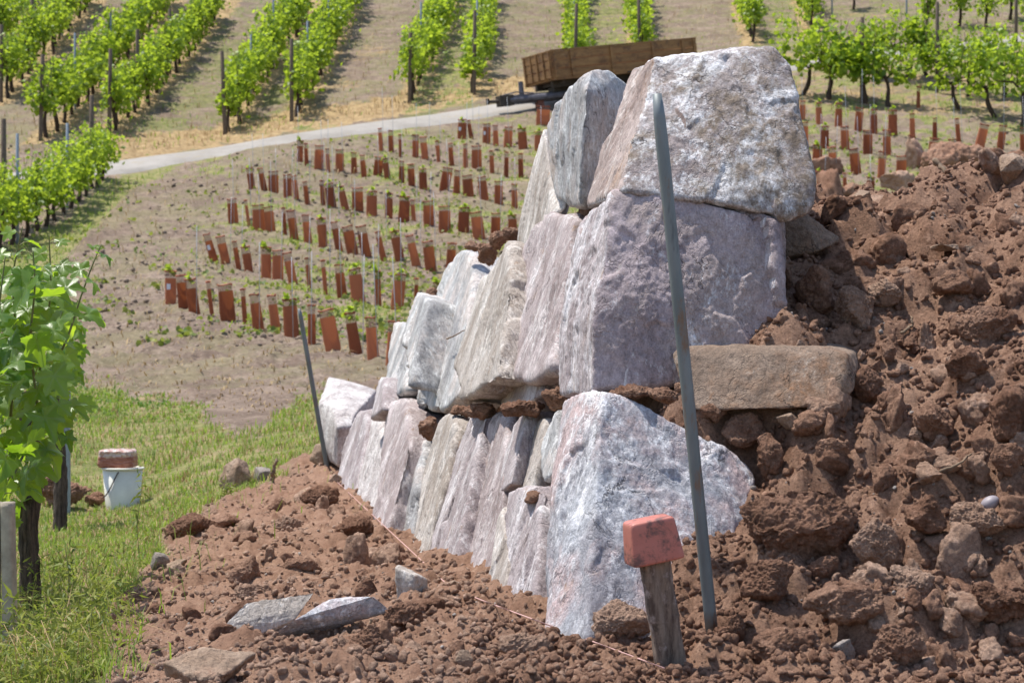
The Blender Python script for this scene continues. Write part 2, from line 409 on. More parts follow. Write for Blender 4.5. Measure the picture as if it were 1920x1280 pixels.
VERGE = [(190,306),(300,290),(400,274),(560,247),(750,217),(900,186),(1000,172),(1000,140),(900,158),(780,180),(560,210),(420,243),(210,255)]
ROWS = [((-45,130),(90,-5)),((2,192),(168,15)),((76,266),(315,20)),((205,252),(398,45)),((422,252),(572,28)),((547,228),(662,8)),((768,195),(850,8)),((889,180),(911,5)),((1078,150),(1080,0)),((1200,120),(1193,-5)),((1412,84),(1378,-42)),((1524,66),(1490,-45))]
ROWP = [(hit(*a, False), hit(*b, False)) for a, b in ROWS]
PATHPX = [(-900,420),(-560,390),(-250,360),(-60,340),(60,330),(195,318),(300,300),(450,275),(600,252),(750,231),(900,210),(1000,195),(1100,180),(1250,158),(1400,135),(1540,114),(1680,101),(1800,88),(1920,74),(2100,55),(2400,30)]
PATHP = np.array([hit(*a, False) for a in PATHPX])
def seg_dist(x, y, pts):
    d = np.full(x.shape, 1e9)
    for a, b in zip(pts[:-1], pts[1:]):
        e = (b - a)[:2]; t = np.clip(((x - a[0]) * e[0] + (y - a[1]) * e[1]) / (e @ e), 0, 1)
        d = np.minimum(d, np.hypot(x - a[0] - t * e[0], y - a[1] - t * e[1]))
    return d
def masks(x, y, z):
    """real ground cover at world points: red soil, green, dry"""
    yy = np.maximum(y, .5); px = 960 + F * x / yy; py = 640 - F * z / yy
    q = np.stack([x * .9, y * .9, z * 0], -1); n1 = fbm(q, 4); n2 = fbm(q * 3.1 + 40, 4); n3 = fbm(q * .35 + 9, 3)
    wob = 26 * n1 + 22 * n2
    red = sstep(-14, 14, poly_sd(px, py, RED) + wob * 1.5) * (y < 16)
    g = sstep(-16, 16, poly_sd(px, py, GRASS) + wob) * (1 - .35 * sstep(.1, .5, n2))
    strip = sstep(-9, 9, poly_sd(px, py, STRIP) + wob * .35) * (y > 16)
    patch = sstep(-10, 10, poly_sd(px, py, PATCH) + wob)
    field = (y < 52) * sstep(.0, .30, n1 + .6 * n2 + .3 * n3) * sstep(23, 29, y) * .85 * sstep(-.55, .05, (px - 640) / 600 + n3)
    dp = seg_dist(x, y, PATHP)
    verge = sstep(-12, 8, poly_sd(px, py, VERGE) + wob * .4) * (y > 30)
    up = sstep(.4, 2.5, y - np.interp(x, PATHP[:, 0], PATHP[:, 1]))
    k = sum(((x > a[0] + (b[0] - a[0]) * (y - a[1]) / (b[1] - a[1] + 1e-9)).astype(int)) for a, b in ROWP)
    alt = np.array([.3, .2, .15, .3, .5, .6, .12, .95, .2, .9, .12, .7, .5])[np.clip(k, 0, 12)]; masks.alt = alt
    vg = up * sstep(.62, .35, (0.5 - .5 * (n2 * .8 + n1 * .5)) + (1 - alt) * .25) * alt * 1.2
    rowd = np.min([np.abs(x - (a[0] + (b[0] - a[0]) * (y - a[1]) / (b[1] - a[1] + 1e-9))) + 9 * (y < a[1] - .6) for a, b in ROWP], axis=0)
    dry = np.maximum(verge, up * sstep(.75, .2, rowd + .3 * n2) * .7)
    dry = np.maximum(dry, up * sstep(.1, .5, n3 + n2 * .6) * .45)
    rblk = sstep(1380, 1430, px) * sstep(235, 205, py + wob * .6) * (y > 45) * (y < 62)
    dry = np.maximum(dry, rblk * .5 * (1 + n2)); g2 = rblk * sstep(-.3, .3, n1 + n2) * .8
    green = np.clip(np.maximum.reduce([g, strip * .9, patch * .8, field, vg, g2, sstep(1.9, 1.2, dp + .4 * n1) * sstep(-.1, .5, n2) * .6 * (y > 30)]), 0, 1)
    return np.clip(red, 0, 1), green * (1 - .9 * red), np.clip(dry, 0, 1), dp
# fan of ground: fine nearby, coarse far off, out to beyond the hill
uu = np.concatenate([np.linspace(-1.6, -.34, 50)[:-1], np.linspace(-.34, .34, 560), np.linspace(.34, 1.6, 50)[1:]])
yy_ = np.concatenate([[-6, -3, -1, .5, 1.5, 2.4, 3.0], np.exp(np.linspace(math.log(3.4), math.log(85), 760)), np.exp(np.linspace(math.log(87), math.log(230), 40))])
Yg, Ug = np.meshgrid(yy_, uu, indexing='ij'); Xg = Ug * np.maximum(Yg, 3.4); Xg[Yg < 3.4] *= 1.5
Zg = Hbase(Xg, Yg)
gx, gy, gz = Xg.ravel(), Yg.ravel(), Zg.ravel()
mr, mg, md, dpath = masks(gx, gy, gz); masks_alt = masks.alt
q = np.stack([gx, gy, gz * 0], -1); far = sstep(14, 24, gy)
disp = fbm(q * 1.3, 4) * (.03 + .05 * far) + fbm(q * 7, 4) * (.012 + .03 * far) * (1 - .5 * mg)
disp += mr * (ridged(q * 3.2, 4) * .022 + domes(gx, gy, .055, 3) * .028 + domes(gx, gy, .14, 8) * .055 + domes(gx, gy, .028, 5) * .014 + ridged(q * 11, 4) * .008) * sstep(30, 12, gy)
rough = far * (1 - mg) * (gy < 90); disp += rough * (domes(gx, gy, .22, 4) * .07 + domes(gx, gy, .11, 9) * .035)
disp += md * fbm(q * 3, 3) * .10 * far
disp = disp * sstep(.55, 1.2, dpath) - .05 * sstep(1.0, .55, dpath)
nyg, nxg = Xg.shape; ii = np.arange(nyg - 1)[:, None] * nxg; jj = np.arange(nxg - 1)[None]
gf = np.stack([ii + jj, ii + jj + 1, ii + nxg + jj + 1, ii + nxg + jj], -1).reshape(-1, 4)
me = mk_mesh("ground", np.stack([gx, gy, gz + disp], -1), gf, True, {"red": mr, "green": mg, "dry": md, "upper": np.clip(.38 * (gy > 20) + (masks_alt * 1.15 - .05) * sstep(.3, 2.0, gy - np.interp(gx, PATHP[:, 0], PATHP[:, 1])), 0, 1)})
m, t, bs = nt("vineyard_ground"); v = world_pos(t)
fld = mix(t, ramp(t, noise(t, v, .45, 6, .65), .38, .62), (.16, .115, .088), (.235, .172, .132))
fld = mix(t, ramp(t, noise(t, v, 1.6, 9, .75), .45, .62), fld, (.30, .228, .176))
fld = mix(t, ramp(t, noise(t, v, 5, 9, .8), .50, .62), fld, (.135, .10, .075))
fld = mix(t, ramp(t, noise(t, v, 14, 8, .8), .54, .64), fld, (.37, .295, .232))
fld = mix(t, ramp(t, noise(t, v, 20, 8, .8), .55, .65), fld, (.10, .075, .055))
olive = mix(t, ramp(t, noise(t, v, 3, 9, .8), .42, .6), (.13, .14, .055), (.26, .24, .105))
olive = mix(t, ramp(t, noise(t, v, 9, 8, .8), .5, .62), olive, (.09, .11, .03))
fld = mix(t, math_(t, 'MULTIPLY', ramp(t, noise(t, v, .9, 8, .75), .44, .56), attr(t, "upper")), fld, olive)
grn = mix(t, ramp(t, noise(t, v, 3, 8, .75), .38, .62), (.15, .165, .05), (.31, .275, .12))
grn = mix(t, ramp(t, noise(t, v, 14, 8, .78), .5, .62), grn, (.08, .125, .03))
grn = mix(t, ramp(t, noise(t, v, 2.2, 8, .75), .54, .64), grn, (.33, .24, .15))
dry = mix(t, ramp(t, noise(t, v, 4, 9, .8), .4, .6), (.24, .16, .08), (.43, .31, .165))
red_ = mix(t, ramp(t, noise(t, v, 2.1, 6, .6), .35, .65), (.275, .158, .104), (.36, .222, .154))
red_ = mix(t, ramp(t, noise(t, v, 14, 7, .65), .5, .72), red_, (.20, .108, .07))
red_ = mix(t, ramp(t, noise(t, v, 26, 7, .75), .56, .66), red_, (.44, .285, .20)); red_ = mix(t, ramp(t, noise(t, v, 120, 5, .75), .55, .7), red_, (.19, .105, .068))
nz = noise(t, v, 5, 8, .75); nz2 = noise(t, v, 3.3, 8, .75)
def msk(at, n): return ramp(t, math_(t, 'ADD', attr(t, at), math_(t, 'MULTIPLY', math_(t, 'SUBTRACT', n, .5), 1.5)), .36, .64)
c = mix(t, msk("dry", nz2), fld, dry); c = mix(t, msk("green", nz), c, grn); c = mix(t, attr(t, "red"), c, red_)
t.links.new(c, bs.inputs["Base Color"]); bs.inputs["Roughness"].default_value = .95; bs.inputs["Specular IOR Level"].default_value = .1
n_ = bump(t, bs, noise(t, v, 8, 9, .75), .7, .06); n_ = bump(t, bs, noise(t, v, 60, 8, .72), .7, .01, n_)
tag(add("ground", me, m), "sloping vineyard ground of pale brown earth, patchy grass and loose red soil", "ground", kind="structure")

# the bank of dug earth behind the wall
xs = np.concatenate([np.arange(-.95, 2.35, .011), np.arange(2.35, 4.4, .06)]); ys = np.concatenate([np.arange(3.9, 7.6, .0115), np.arange(7.6, 12.6, .06)])
Xm, Ym = np.meshgrid(xs, ys); Zb = Hbase(Xm, Ym); Zm = Hmound(Xm, Ym)
inm = (Zm - Zb) > .004
x_, y_ = Xm.ravel(), Ym.ravel(); q = np.stack([x_, y_, Zm.ravel() * 1.0], -1)
dm = fbm(q * 1.6, 3) * .06 + ridged(q * 3.5, 4) * .042 + domes(x_, y_, .22, 2) * .14 + domes(x_, y_, .10, 6) * .065 + domes(x_, y_, .045, 7) * .016 + fbm(q * 22, 3) * .006
Zd = Zm + np.where(inm, dm.reshape(Xm.shape) * sstep(0, .05, Zm - Zb), -.06)
ny, nx = Xm.shape; ii = np.arange(ny - 1)[:, None] * nx; jj = np.arange(nx - 1)[None]
mf = np.stack([ii + jj, ii + jj + 1, ii + nx + jj + 1, ii + nx + jj], -1).reshape(-1, 4)
keep = inm.ravel()[mf].any(1)
mf = mf[keep]; used = np.unique(mf); rm = np.zeros(nx * ny, int); rm[used] = np.arange(len(used))
bank = add("earth_bank", mk_mesh("earth_bank", np.stack([x_, y_, Zd.ravel()], -1)[used], rm[mf]), M['soil'])
tag(bank, "steep bank of loose reddish-brown earth heaped behind the boulder wall", "earth bank", kind="structure")

# the farm track
pp = PATHP.copy(); tt = np.linspace(0, len(pp) - 1, 240); cl = np.stack([np.interp(tt, np.arange(len(pp)), pp[:, k]) for k in range(2)], -1)
for _ in range(12): cl[1:-1] = (cl[:-2] + 2 * cl[1:-1] + cl[2:]) / 4
tg = np.gradient(cl, axis=0); tg /= np.linalg.norm(tg, axis=1)[:, None]; nr = np.stack([-tg[:, 1], tg[:, 0]], -1)
ofs = np.linspace(-.8, .8, 9); pv = []
for k, o in enumerate(ofs):
    e = o * (1 + (.30 * fbm(np.stack([cl[:, 0] * .9, cl[:, 1] * .9, cl[:, 0] * 0 + k], -1), 3) if abs(o) > .7 else 0)); p = cl + nr * np.broadcast_to(e, (len(cl),))[:, None]
    pv.append(np.column_stack([p, Hbase(p[:, 0], p[:, 1]) + .05 * (1 - (o / .8) ** 2) + (.0 if abs(o) < .7 else -.06)]))
pv = np.stack(pv, 1).reshape(-1, 3); ii = np.arange(len(cl) - 1)[:, None] * 9; jj = np.arange(8)[None]
m, t, bs = nt("track_gravel"); v = world_pos(t)
c = mix(t, ramp(t, noise(t, v, .8, 6, .65), .35, .65), (.25, .225, .195), (.34, .31, .275)); c = mix(t, ramp(t, noise(t, v, 12, 7, .7), .55, .75), c, (.17, .15, .13))
c = mix(t, ramp(t, noise(t, v, 1.4, 7, .7), .58, .68), c, (.30, .25, .17))
t.links.new(c, bs.inputs["Base Color"]); bs.inputs["Roughness"].default_value = .9; bump(t, bs, noise(t, v, 30, 6, .7), .4, .01)
tag(add("farm_track", mk_mesh("farm_track", pv, np.stack([ii + jj, ii + jj + 9, ii + jj + 10, ii + jj + 1], -1).reshape(-1, 4)), m), "pale grey farm track climbing across the vineyard slope", "track", kind="structure")
# ================================================================ the boulder wall
def wallD(px, py, off=0, turn=0, lean=0):
    u = (px - 960) / F; v = (640 - py) / F
    return (1.065 + off) / (u + .169 + turn - (.33 + lean) * v)
def facets(q, K, tilt, r, aniso=1., beta=900.):
    """broken surface: each patch is its own flat, slightly tilted face"""
    c = q[r.choice(len(q), K, replace=False)]; A = np.array([1, 1, aniso]); g = r.normal(size=(K, 3)) * tilt; h = r.normal(size=K) * tilt * .03
    out = np.empty(len(q)); 
    for i in range(0, len(q), 8000):
        p = q[i:i + 8000]; d = ((p[:, None] - c[None]) ** 2 * (A ** 2)).sum(2); d -= d.min(1)[:, None]; w = np.exp(-d * beta); w /= w.sum(1)[:, None]; out[i:i + 8000] = ((p @ g.T - (c * g).sum(1)[None] + h[None]) * w).sum(1)
    return out
def weather(v, f, tilt, streak, amp=1., seed=0, strata=0, chop=1.):
    """chips, flat breaks and layers along the stone's grain"""
    r = np.random.default_rng(seed + 5000); n = vnormals(v, f); c = v.mean(0); q = v - c
    cs, sn = math.cos(tilt), math.sin(tilt); qx = q[:, 0] * cs - q[:, 2] * sn; qz = q[:, 0] * sn + q[:, 2] * cs
    G = np.stack([qx, q[:, 1], qz], -1); g = G * [1, 1, streak] + seed * 3.17
    iso = q + seed * 1.7; warp_ = np.stack([fbm(iso * 9, 3), fbm(iso * 9 + 20, 3), fbm(iso * 9 + 40, 3)], -1) * .035
    d = .006 * fbm(iso * 2.2, 3) + facets(G + warp_, 12, .022 * chop, r, max(.35, streak), 1500) + facets(G + warp_ * .6, 150, .040 * amp, r, max(.3, streak), 4000)
    d += .0022 * amp * ridged(g * 14, 4) + .0032 * amp * fbm(g * 34, 4, .6) + .0024 * amp * fbm(iso * 70, 3)
    return v + n * np.clip(d, -.045, .03)[:, None]
WALLG = "boulders of the dry stone wall"
def slab(poly, mat, label, off=0., turn=0., lean=0., th=.36, tilt=.32, streak=.2, seed=0, k=6, name="wall_stone", buried=0, shift=.12, amp=1., p=90, chips=9):
    """wall stone seen by its long face: its outline lies on the wall face, its body runs back into the bank"""
    mx, my = np.mean(poly, axis=0); off = off * 1.6 + (.022 if seed % 2 else -.012) + wallD(mx, my) * ((mx - 960) / F + .169 + turn - (.33 + lean) * (640 - my) / F) - 1.065
    pc = np.array(poly, float); pc = pc.mean(0) + (pc - pc.mean(0)) * [.915, .98]
    a = np.array([P3(x, y, wallD(x, y, off, turn, lean)) for x, y in pc])
    nrm = np.array([.86, .52, -.16]); nrm /= np.linalg.norm(nrm)
    c = a.mean(0); b = c + (a - c) * .90 + nrm * th
    if buried: b = np.vstack([b, a[a[:, 2] < a[:, 2].mean()] + [0, 0, -buried]])
    mid = c + (a - c) * .97 - nrm * .018
    v, f = rock(np.vstack([a, mid, b]), k, p, chips, seed, .955)
    v = weather(v, f, tilt, streak, amp, seed, 0)
    return tag(obj_at(name, v, f, M[mat]), label, "boulder", WALLG)
def block(pts, mat, label, seed=0, k=6, tilt=0, streak=.6, amp=1., p=60, chips=4, strata=0, name="wall_stone", cat="boulder", group=WALLG, chop=1., chipd=.965, face=None):
    v, f = rock([P3(*q) for q in pts], k, p, chips, seed, chipd)
    v = weather(v, f, tilt, streak, amp, seed, strata, chop)
    o = obj_at(name, v, f, M[mat])
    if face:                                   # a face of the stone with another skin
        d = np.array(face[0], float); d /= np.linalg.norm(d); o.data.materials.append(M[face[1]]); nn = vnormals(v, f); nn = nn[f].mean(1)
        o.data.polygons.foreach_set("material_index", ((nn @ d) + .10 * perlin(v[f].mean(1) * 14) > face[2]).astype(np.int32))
    return tag(o, label, cat, group)
# three big stones that close the near end
block([(1130,732,4.62),(1200,768,4.65),(1300,815,4.67),(1385,862,4.7),(1412,890,4.7),(1395,1000,4.56),(1330,1120,4.43),(1100,1200,4.28),(1085,738,4.78),(1058,752,4.92),(1042,840,4.85),(1036,925,4.75),(1022,1100,4.55),(1018,1192,4.42),(1108,900,4.52),
       (1060,1240,4.34),(1300,1210,4.35),(1250,830,5.2),(1110,790,5.25),(1370,1050,5.1),(1100,1150,5.1)], 'foot', "large blue-white foot boulder with pink patches behind the red-capped stake", 3, 7, .25, .6, 1.1, 120, 3)
block([(1152,364,5.0),(1260,366,4.98),(1330,379,4.97),(1420,396,4.97),(1456,420,4.98),(1461,520,4.95),(1457,640,4.93),(1430,705,4.9),(1275,718,4.88),(1112,730,4.86),(1165,470,4.95),(1112,600,4.88),
       (1092,408,5.3),(1066,490,5.3),(1047,600,5.25),(1050,740,5.2),(1105,738,4.9),(1200,385,5.8),(1430,410,5.75),(1430,690,5.6),(1120,700,5.7)], 'mid', "square purplish-grey block in the middle of the wall's near end", 9, 7, .15, .6, 1.4, 120, 4, chop=2.4, face=((-.97, -.2, .2), 'skin', .70))
block([(1228,110,5.25),(1300,108,5.22),(1375,97,5.22),(1448,88,5.22),(1479,124,5.2),(1493,200,5.15),(1509,290,5.08),(1523,345,5.02),(1515,388,5.0),(1478,408,4.98),(1350,377,4.96),(1165,360,4.98),
       (1188,130,5.6),(1178,190,5.55),(1152,212,5.5),(1102,388,5.35),(1280,120,5.9),(1440,120,5.8),(1460,380,5.7),(1180,360,5.8)], 'top', "huge grey-white top boulder with brown stains crowning the wall", 14, 7, .2, .8, 1.1, 120, 3, face=((-.92, -.3, .2), 'warm', .82))
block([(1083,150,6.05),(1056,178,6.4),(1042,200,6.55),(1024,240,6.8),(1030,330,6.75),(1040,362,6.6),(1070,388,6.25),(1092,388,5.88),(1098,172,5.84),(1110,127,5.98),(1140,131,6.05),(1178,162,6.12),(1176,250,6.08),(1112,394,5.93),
       (1150,160,6.5),(1150,380,6.5)], 'bluetop', "tall blue-grey stone with dark purple side left of the top boulder", 21, 6, .18, .6, .8, 110, 0, face=((.25, -.97, 0), 'shaded_break', .80))  # front face takes the purple break colour with painted shade
block([(1020,240,7.1),(1000,310,7.15),(985,380,7.2),(973,430,7.2),(976,474,7.1),(1000,462,6.75),(1015,395,6.7),(1035,358,6.7),(1028,300,6.8),(1068,370,6.55),(1060,392,6.5),(1030,402,6.55),(1016,440,6.65),(1050,250,7.3),(1062,400,7.3)],
      'cream', "slender pale stone leaning at the upper left corner of the wall", 23, 6, .3, .2, .9, 50, 2)
# middle course
slab([(1032,398),(1005,440),(968,520),(952,600),(950,690),(972,716),(1000,727),(1046,698),(1050,600),(1066,490),(1090,412),(1092,396)], 'pink', "streaked pinkish slab just left of the purple block", .0, .02, seed=31, tilt=.3, amp=1.3)
slab([(972,450),(958,456),(930,490),(903,530),(880,620),(852,690),(868,758),(937,716),(957,600),(970,520)], 'cream', "lilac-white slab with earth along its right edge in the middle course", -.015, -.02, seed=32, tilt=.4)
slab([(893,468),(868,463),(832,525),(803,590),(780,650),(778,720),(792,768),(840,776),(869,745),(854,690),(884,610),(899,530),(899,500)], 'blue', "broad pale grey slab with a dark notched foot in the middle course", .02, .0, seed=33, tilt=.4)
slab([(788,545),(812,560),(792,610),(780,650),(772,735),(766,650),(768,610),(780,570)], 'blue', "narrow bluish stone peeping out behind the broad pale slab", -.04, 0, seed=34, k=5, th=.3)
slab([(742,602),(760,602),(774,614),(773,660),(771,735),(748,746),(728,745),(727,690),(733,640)], 'blue', "upright rounded blue-grey stone at the far end of the middle course", .0, 0, seed=35, k=5, tilt=.15)
slab([(958,712),(1000,728),(1034,715),(1030,740),(985,768),(940,762),(945,730)], 'pink', "low pinkish stone showing under the streaked slab", .05, 0, seed=36, k=5, tilt=.2)
# foot course, from the near end
slab([(955,915),(1033,911),(1026,962),(1021,1044),(1017,1135),(1010,1188),(965,1183),(957,1150),(964,1052),(958,1000)], 'lav', "short grey slab with an earth-covered slanting top beside the foot boulder", -.012, .02, seed=41, k=7, tilt=.12, buried=.1, amp=1.1)
slab([(951,943),(957,993),(964,1052),(959,1130),(951,1152),(925,1148),(919,1115),(933,1068),(947,1000)], 'cream', "thin pale sliver of stone standing against the short grey slab", .0, .02, amp=.3, seed=42, k=7, tilt=.2, buried=.1, th=.25)
slab([(945,775),(968,779),(957,822),(935,915),(949,986),(918,1118),(853,1102),(879,1021),(882,954),(894,884),(910,822),(925,790)], 'pink', "long pinkish slab with a split face in the foot course", .02, -.01, seed=43, tilt=.33, buried=.1, amp=1.3)
slab([(1000,763),(996,787),(984,837),(964,912),(940,930),(945,880),(958,830),(975,795)], 'lav', "dark-tipped grey splinter wedged behind the long pinkish slab", .04, .0, seed=44, k=5, tilt=.4, th=.25)
slab([(1015,779),(1037,786),(1029,849),(1020,868),(1007,906),(965,908),(976,868),(988,818),(1003,782),(1000,960)], 'cream', "beige slab above the short earth-topped slab", .05, .01, seed=45, k=5, tilt=.3, th=.3)
slab([(1056,765),(1038,800),(1023,840),(1022,880),(1031,907),(1050,890),(1056,830)], 'blue', "dark blue-grey stone tucked against the foot boulder's upper left", .03, .03, seed=46, k=5, tilt=.3, th=.2)
slab([(890,778),(898,771),(922,774),(911,800),(901,843),(895,890),(879,924),(879,965),(857,1040),(853,1106),(804,1111),(807,1077),(820,1015),(839,959),(851,902),(867,834)], 'lav', "lilac-grey slab with a dark hollow on its right side", .0, -.02, seed=47, tilt=.35, buried=.1, amp=1.3)
slab([(836,784),(853,771),(868,796),(857,834),(845,915),(832,959),(814,1015),(801,1054),(773,1047),(776,1015),(789,959),(798,896),(807,843),(820,809)], 'cream', "brown-streaked slab between the greenish and the lilac slabs", .015, .0, seed=48, tilt=.3, buried=.1, amp=1.2)
slab([(782,784),(790,815),(808,827),(800,884),(789,940),(776,1009),(770,1054),(726,1050),(723,1015),(732,965),(751,902),(764,852),(775,790)], 'blue', "pale greenish slab with earth on its top ledge", .035, .02, seed=49, tilt=.32, buried=.1)
slab([(730,749),(768,740),(775,777),(771,834),(754,884),(732,959),(723,1021),(709,1030),(704,1002),(711,940),(723,865),(726,787)], 'pink', "rosy stone with a white lumpy crest under the blue-grey upright", .0, .0, seed=50, k=5, tilt=.2, buried=.1, amp=1.3)
slab([(695,780),(722,774),(725,824),(726,871),(714,927),(704,976),(668,975),(667,940),(673,890),(679,843)], 'white', "white-topped stone second from the far end of the foot course", .01, 0, seed=51, k=5, tilt=.2, buried=.1)
slab([(665,780),(693,762),(698,787),(679,843),(671,896),(667,960),(638,911),(645,865),(654,821)], 'lav', "purplish stone last in the foot course beside the far rod", .02, .02, seed=52, k=5, tilt=.25, buried=.1)
slab([(716,708),(728,705),(726,772),(697,790),(706,747)], 'lav', "small purplish stone high at the far end of the foot course", -.04, 0, seed=53, k=4, tilt=.2, th=.25)
block([(616,705,11.7),(655,713,11.6),(708,734,11.5),(664,776,10.9),(660,797,10.8),(632,800,10.75),(622,760,11),(596,755,11.3),(598,805,11.2),(632,872,10.8),(656,885,10.85),(700,880,11.3),(610,860,11.3)], 'white', "big white-topped block beyond the far end of the wall", 61, 6, .1, .8, .7, 60, 2, name="wall_stone", chop=.4)

# stones lying about
SG = "loose stones around the wall"
def loose(px, py, w, h, D, mat, label, seed, k=5, rot=0, deep=.7, dz=0, name="field_stone", cat="stone", group=SG, lump=.05, flat=1., p=20, n=16, amp=1., chips=5):
    r = np.random.default_rng(seed + 900); s = D / F
    q = r.normal(size=(n, 3)); q /= np.linalg.norm(q, axis=1)[:, None]; q *= .85 + .25 * r.random((n, 1))
    sx, sz = w / 2 * s, h / 2 * s; q = q * [sx, max(sx, sz) * deep, sz]
    c, sn = math.cos(rot), math.sin(rot); q = np.stack([q[:, 0] * c - q[:, 2] * sn, q[:, 1], q[:, 0] * sn + q[:, 2] * c], -1)
    v, f = rock(q, k, p, chips, seed, .9); sc = max(sx, sz)
    nn = vnormals(v, f); g = v / sc + seed
    d = sc * (lump * 1.6 * fbm(g * 1.8, 4) + lump * ridged(g * 4.5, 4) * .6 + lump * .5 * fbm(g * 12, 4) + lump * .28 * fbm(g * 34, 3)) * amp
    v = v + nn * d[:, None] + P3(px, py, D) + [0, 0, dz]
    return tag(obj_at(name, v, f, M[mat] if isinstance(mat, str) else mat), label, cat, group)
block([(1258,662,4.83),(1275,648,4.85),(1420,652,4.83),(1560,650,4.77),(1590,662,4.73),(1610,700,4.77),(1603,735,4.71),(1560,764,4.67),(1300,770,4.73),(1283,750,4.77),(1330,640,5.11),(1560,640,5.06),(1612,655,5.01),(1400,760,5.06)], 'brown', "flat brown slab lying on earth in front of the purple block", 71, 6, 0, .8, .7, 60, 3, name="flat_slab", cat="stone slab", group=SG, chop=.5)
# ================================================================ true surface height (with its lumps), for things that lie on it
_zf = (gz + disp).reshape(Yg.shape); _u0 = uu; _y0 = yy_; _ylen = len(yy_)
def bil(Z, fi, fj):
    i = np.clip(fi.astype(int), 0, Z.shape[0] - 2); j = np.clip(fj.astype(int), 0, Z.shape[1] - 2); a = np.clip(fi - i, 0, 1); b = np.clip(fj - j, 0, 1)
    return Z[i, j] * (1 - a) * (1 - b) + Z[i + 1, j] * a * (1 - b) + Z[i, j + 1] * (1 - a) * b + Z[i + 1, j + 1] * a * b
def Zsurf(x, y):
    x = np.atleast_1d(np.asarray(x, float)); y = np.atleast_1d(np.asarray(y, float))
    zb = bil(_zf, np.interp(y, _y0, np.arange(_ylen)), np.interp(x / np.maximum(y, 3.4), _u0, np.arange(len(_u0))))
    inb = (x > xs[0]) & (x < xs[-1]) & (y > ys[0]) & (y < ys[-1])
    zm = bil(Zd, np.interp(y, ys, np.arange(len(ys))), np.interp(x, xs, np.arange(len(xs))))
    return np.where(inb, np.maximum(zb, zm), zb)
def gpt(px, py):
    p = hit(px, py); p[2] = Zsurf(p[0], p[1])[0]; return p
def lie(px, py, w, h, mat, label, seed, name="soil_clod", cat="clod", group="large clods of earth", lump=.09, sink=0, **k):
    D = hit(px, py + .42 * h)[1]
    g0 = hit(px, py + .3 * h); up = max(0, float(Zsurf(g0[0], g0[1])[0] - g0[2])) * .6
    return loose(px, py, w, h, D - .02, mat, label, seed, name=name, cat=cat, group=group, lump=lump, dz=up - sink, **k)
BK = "large clods of earth"
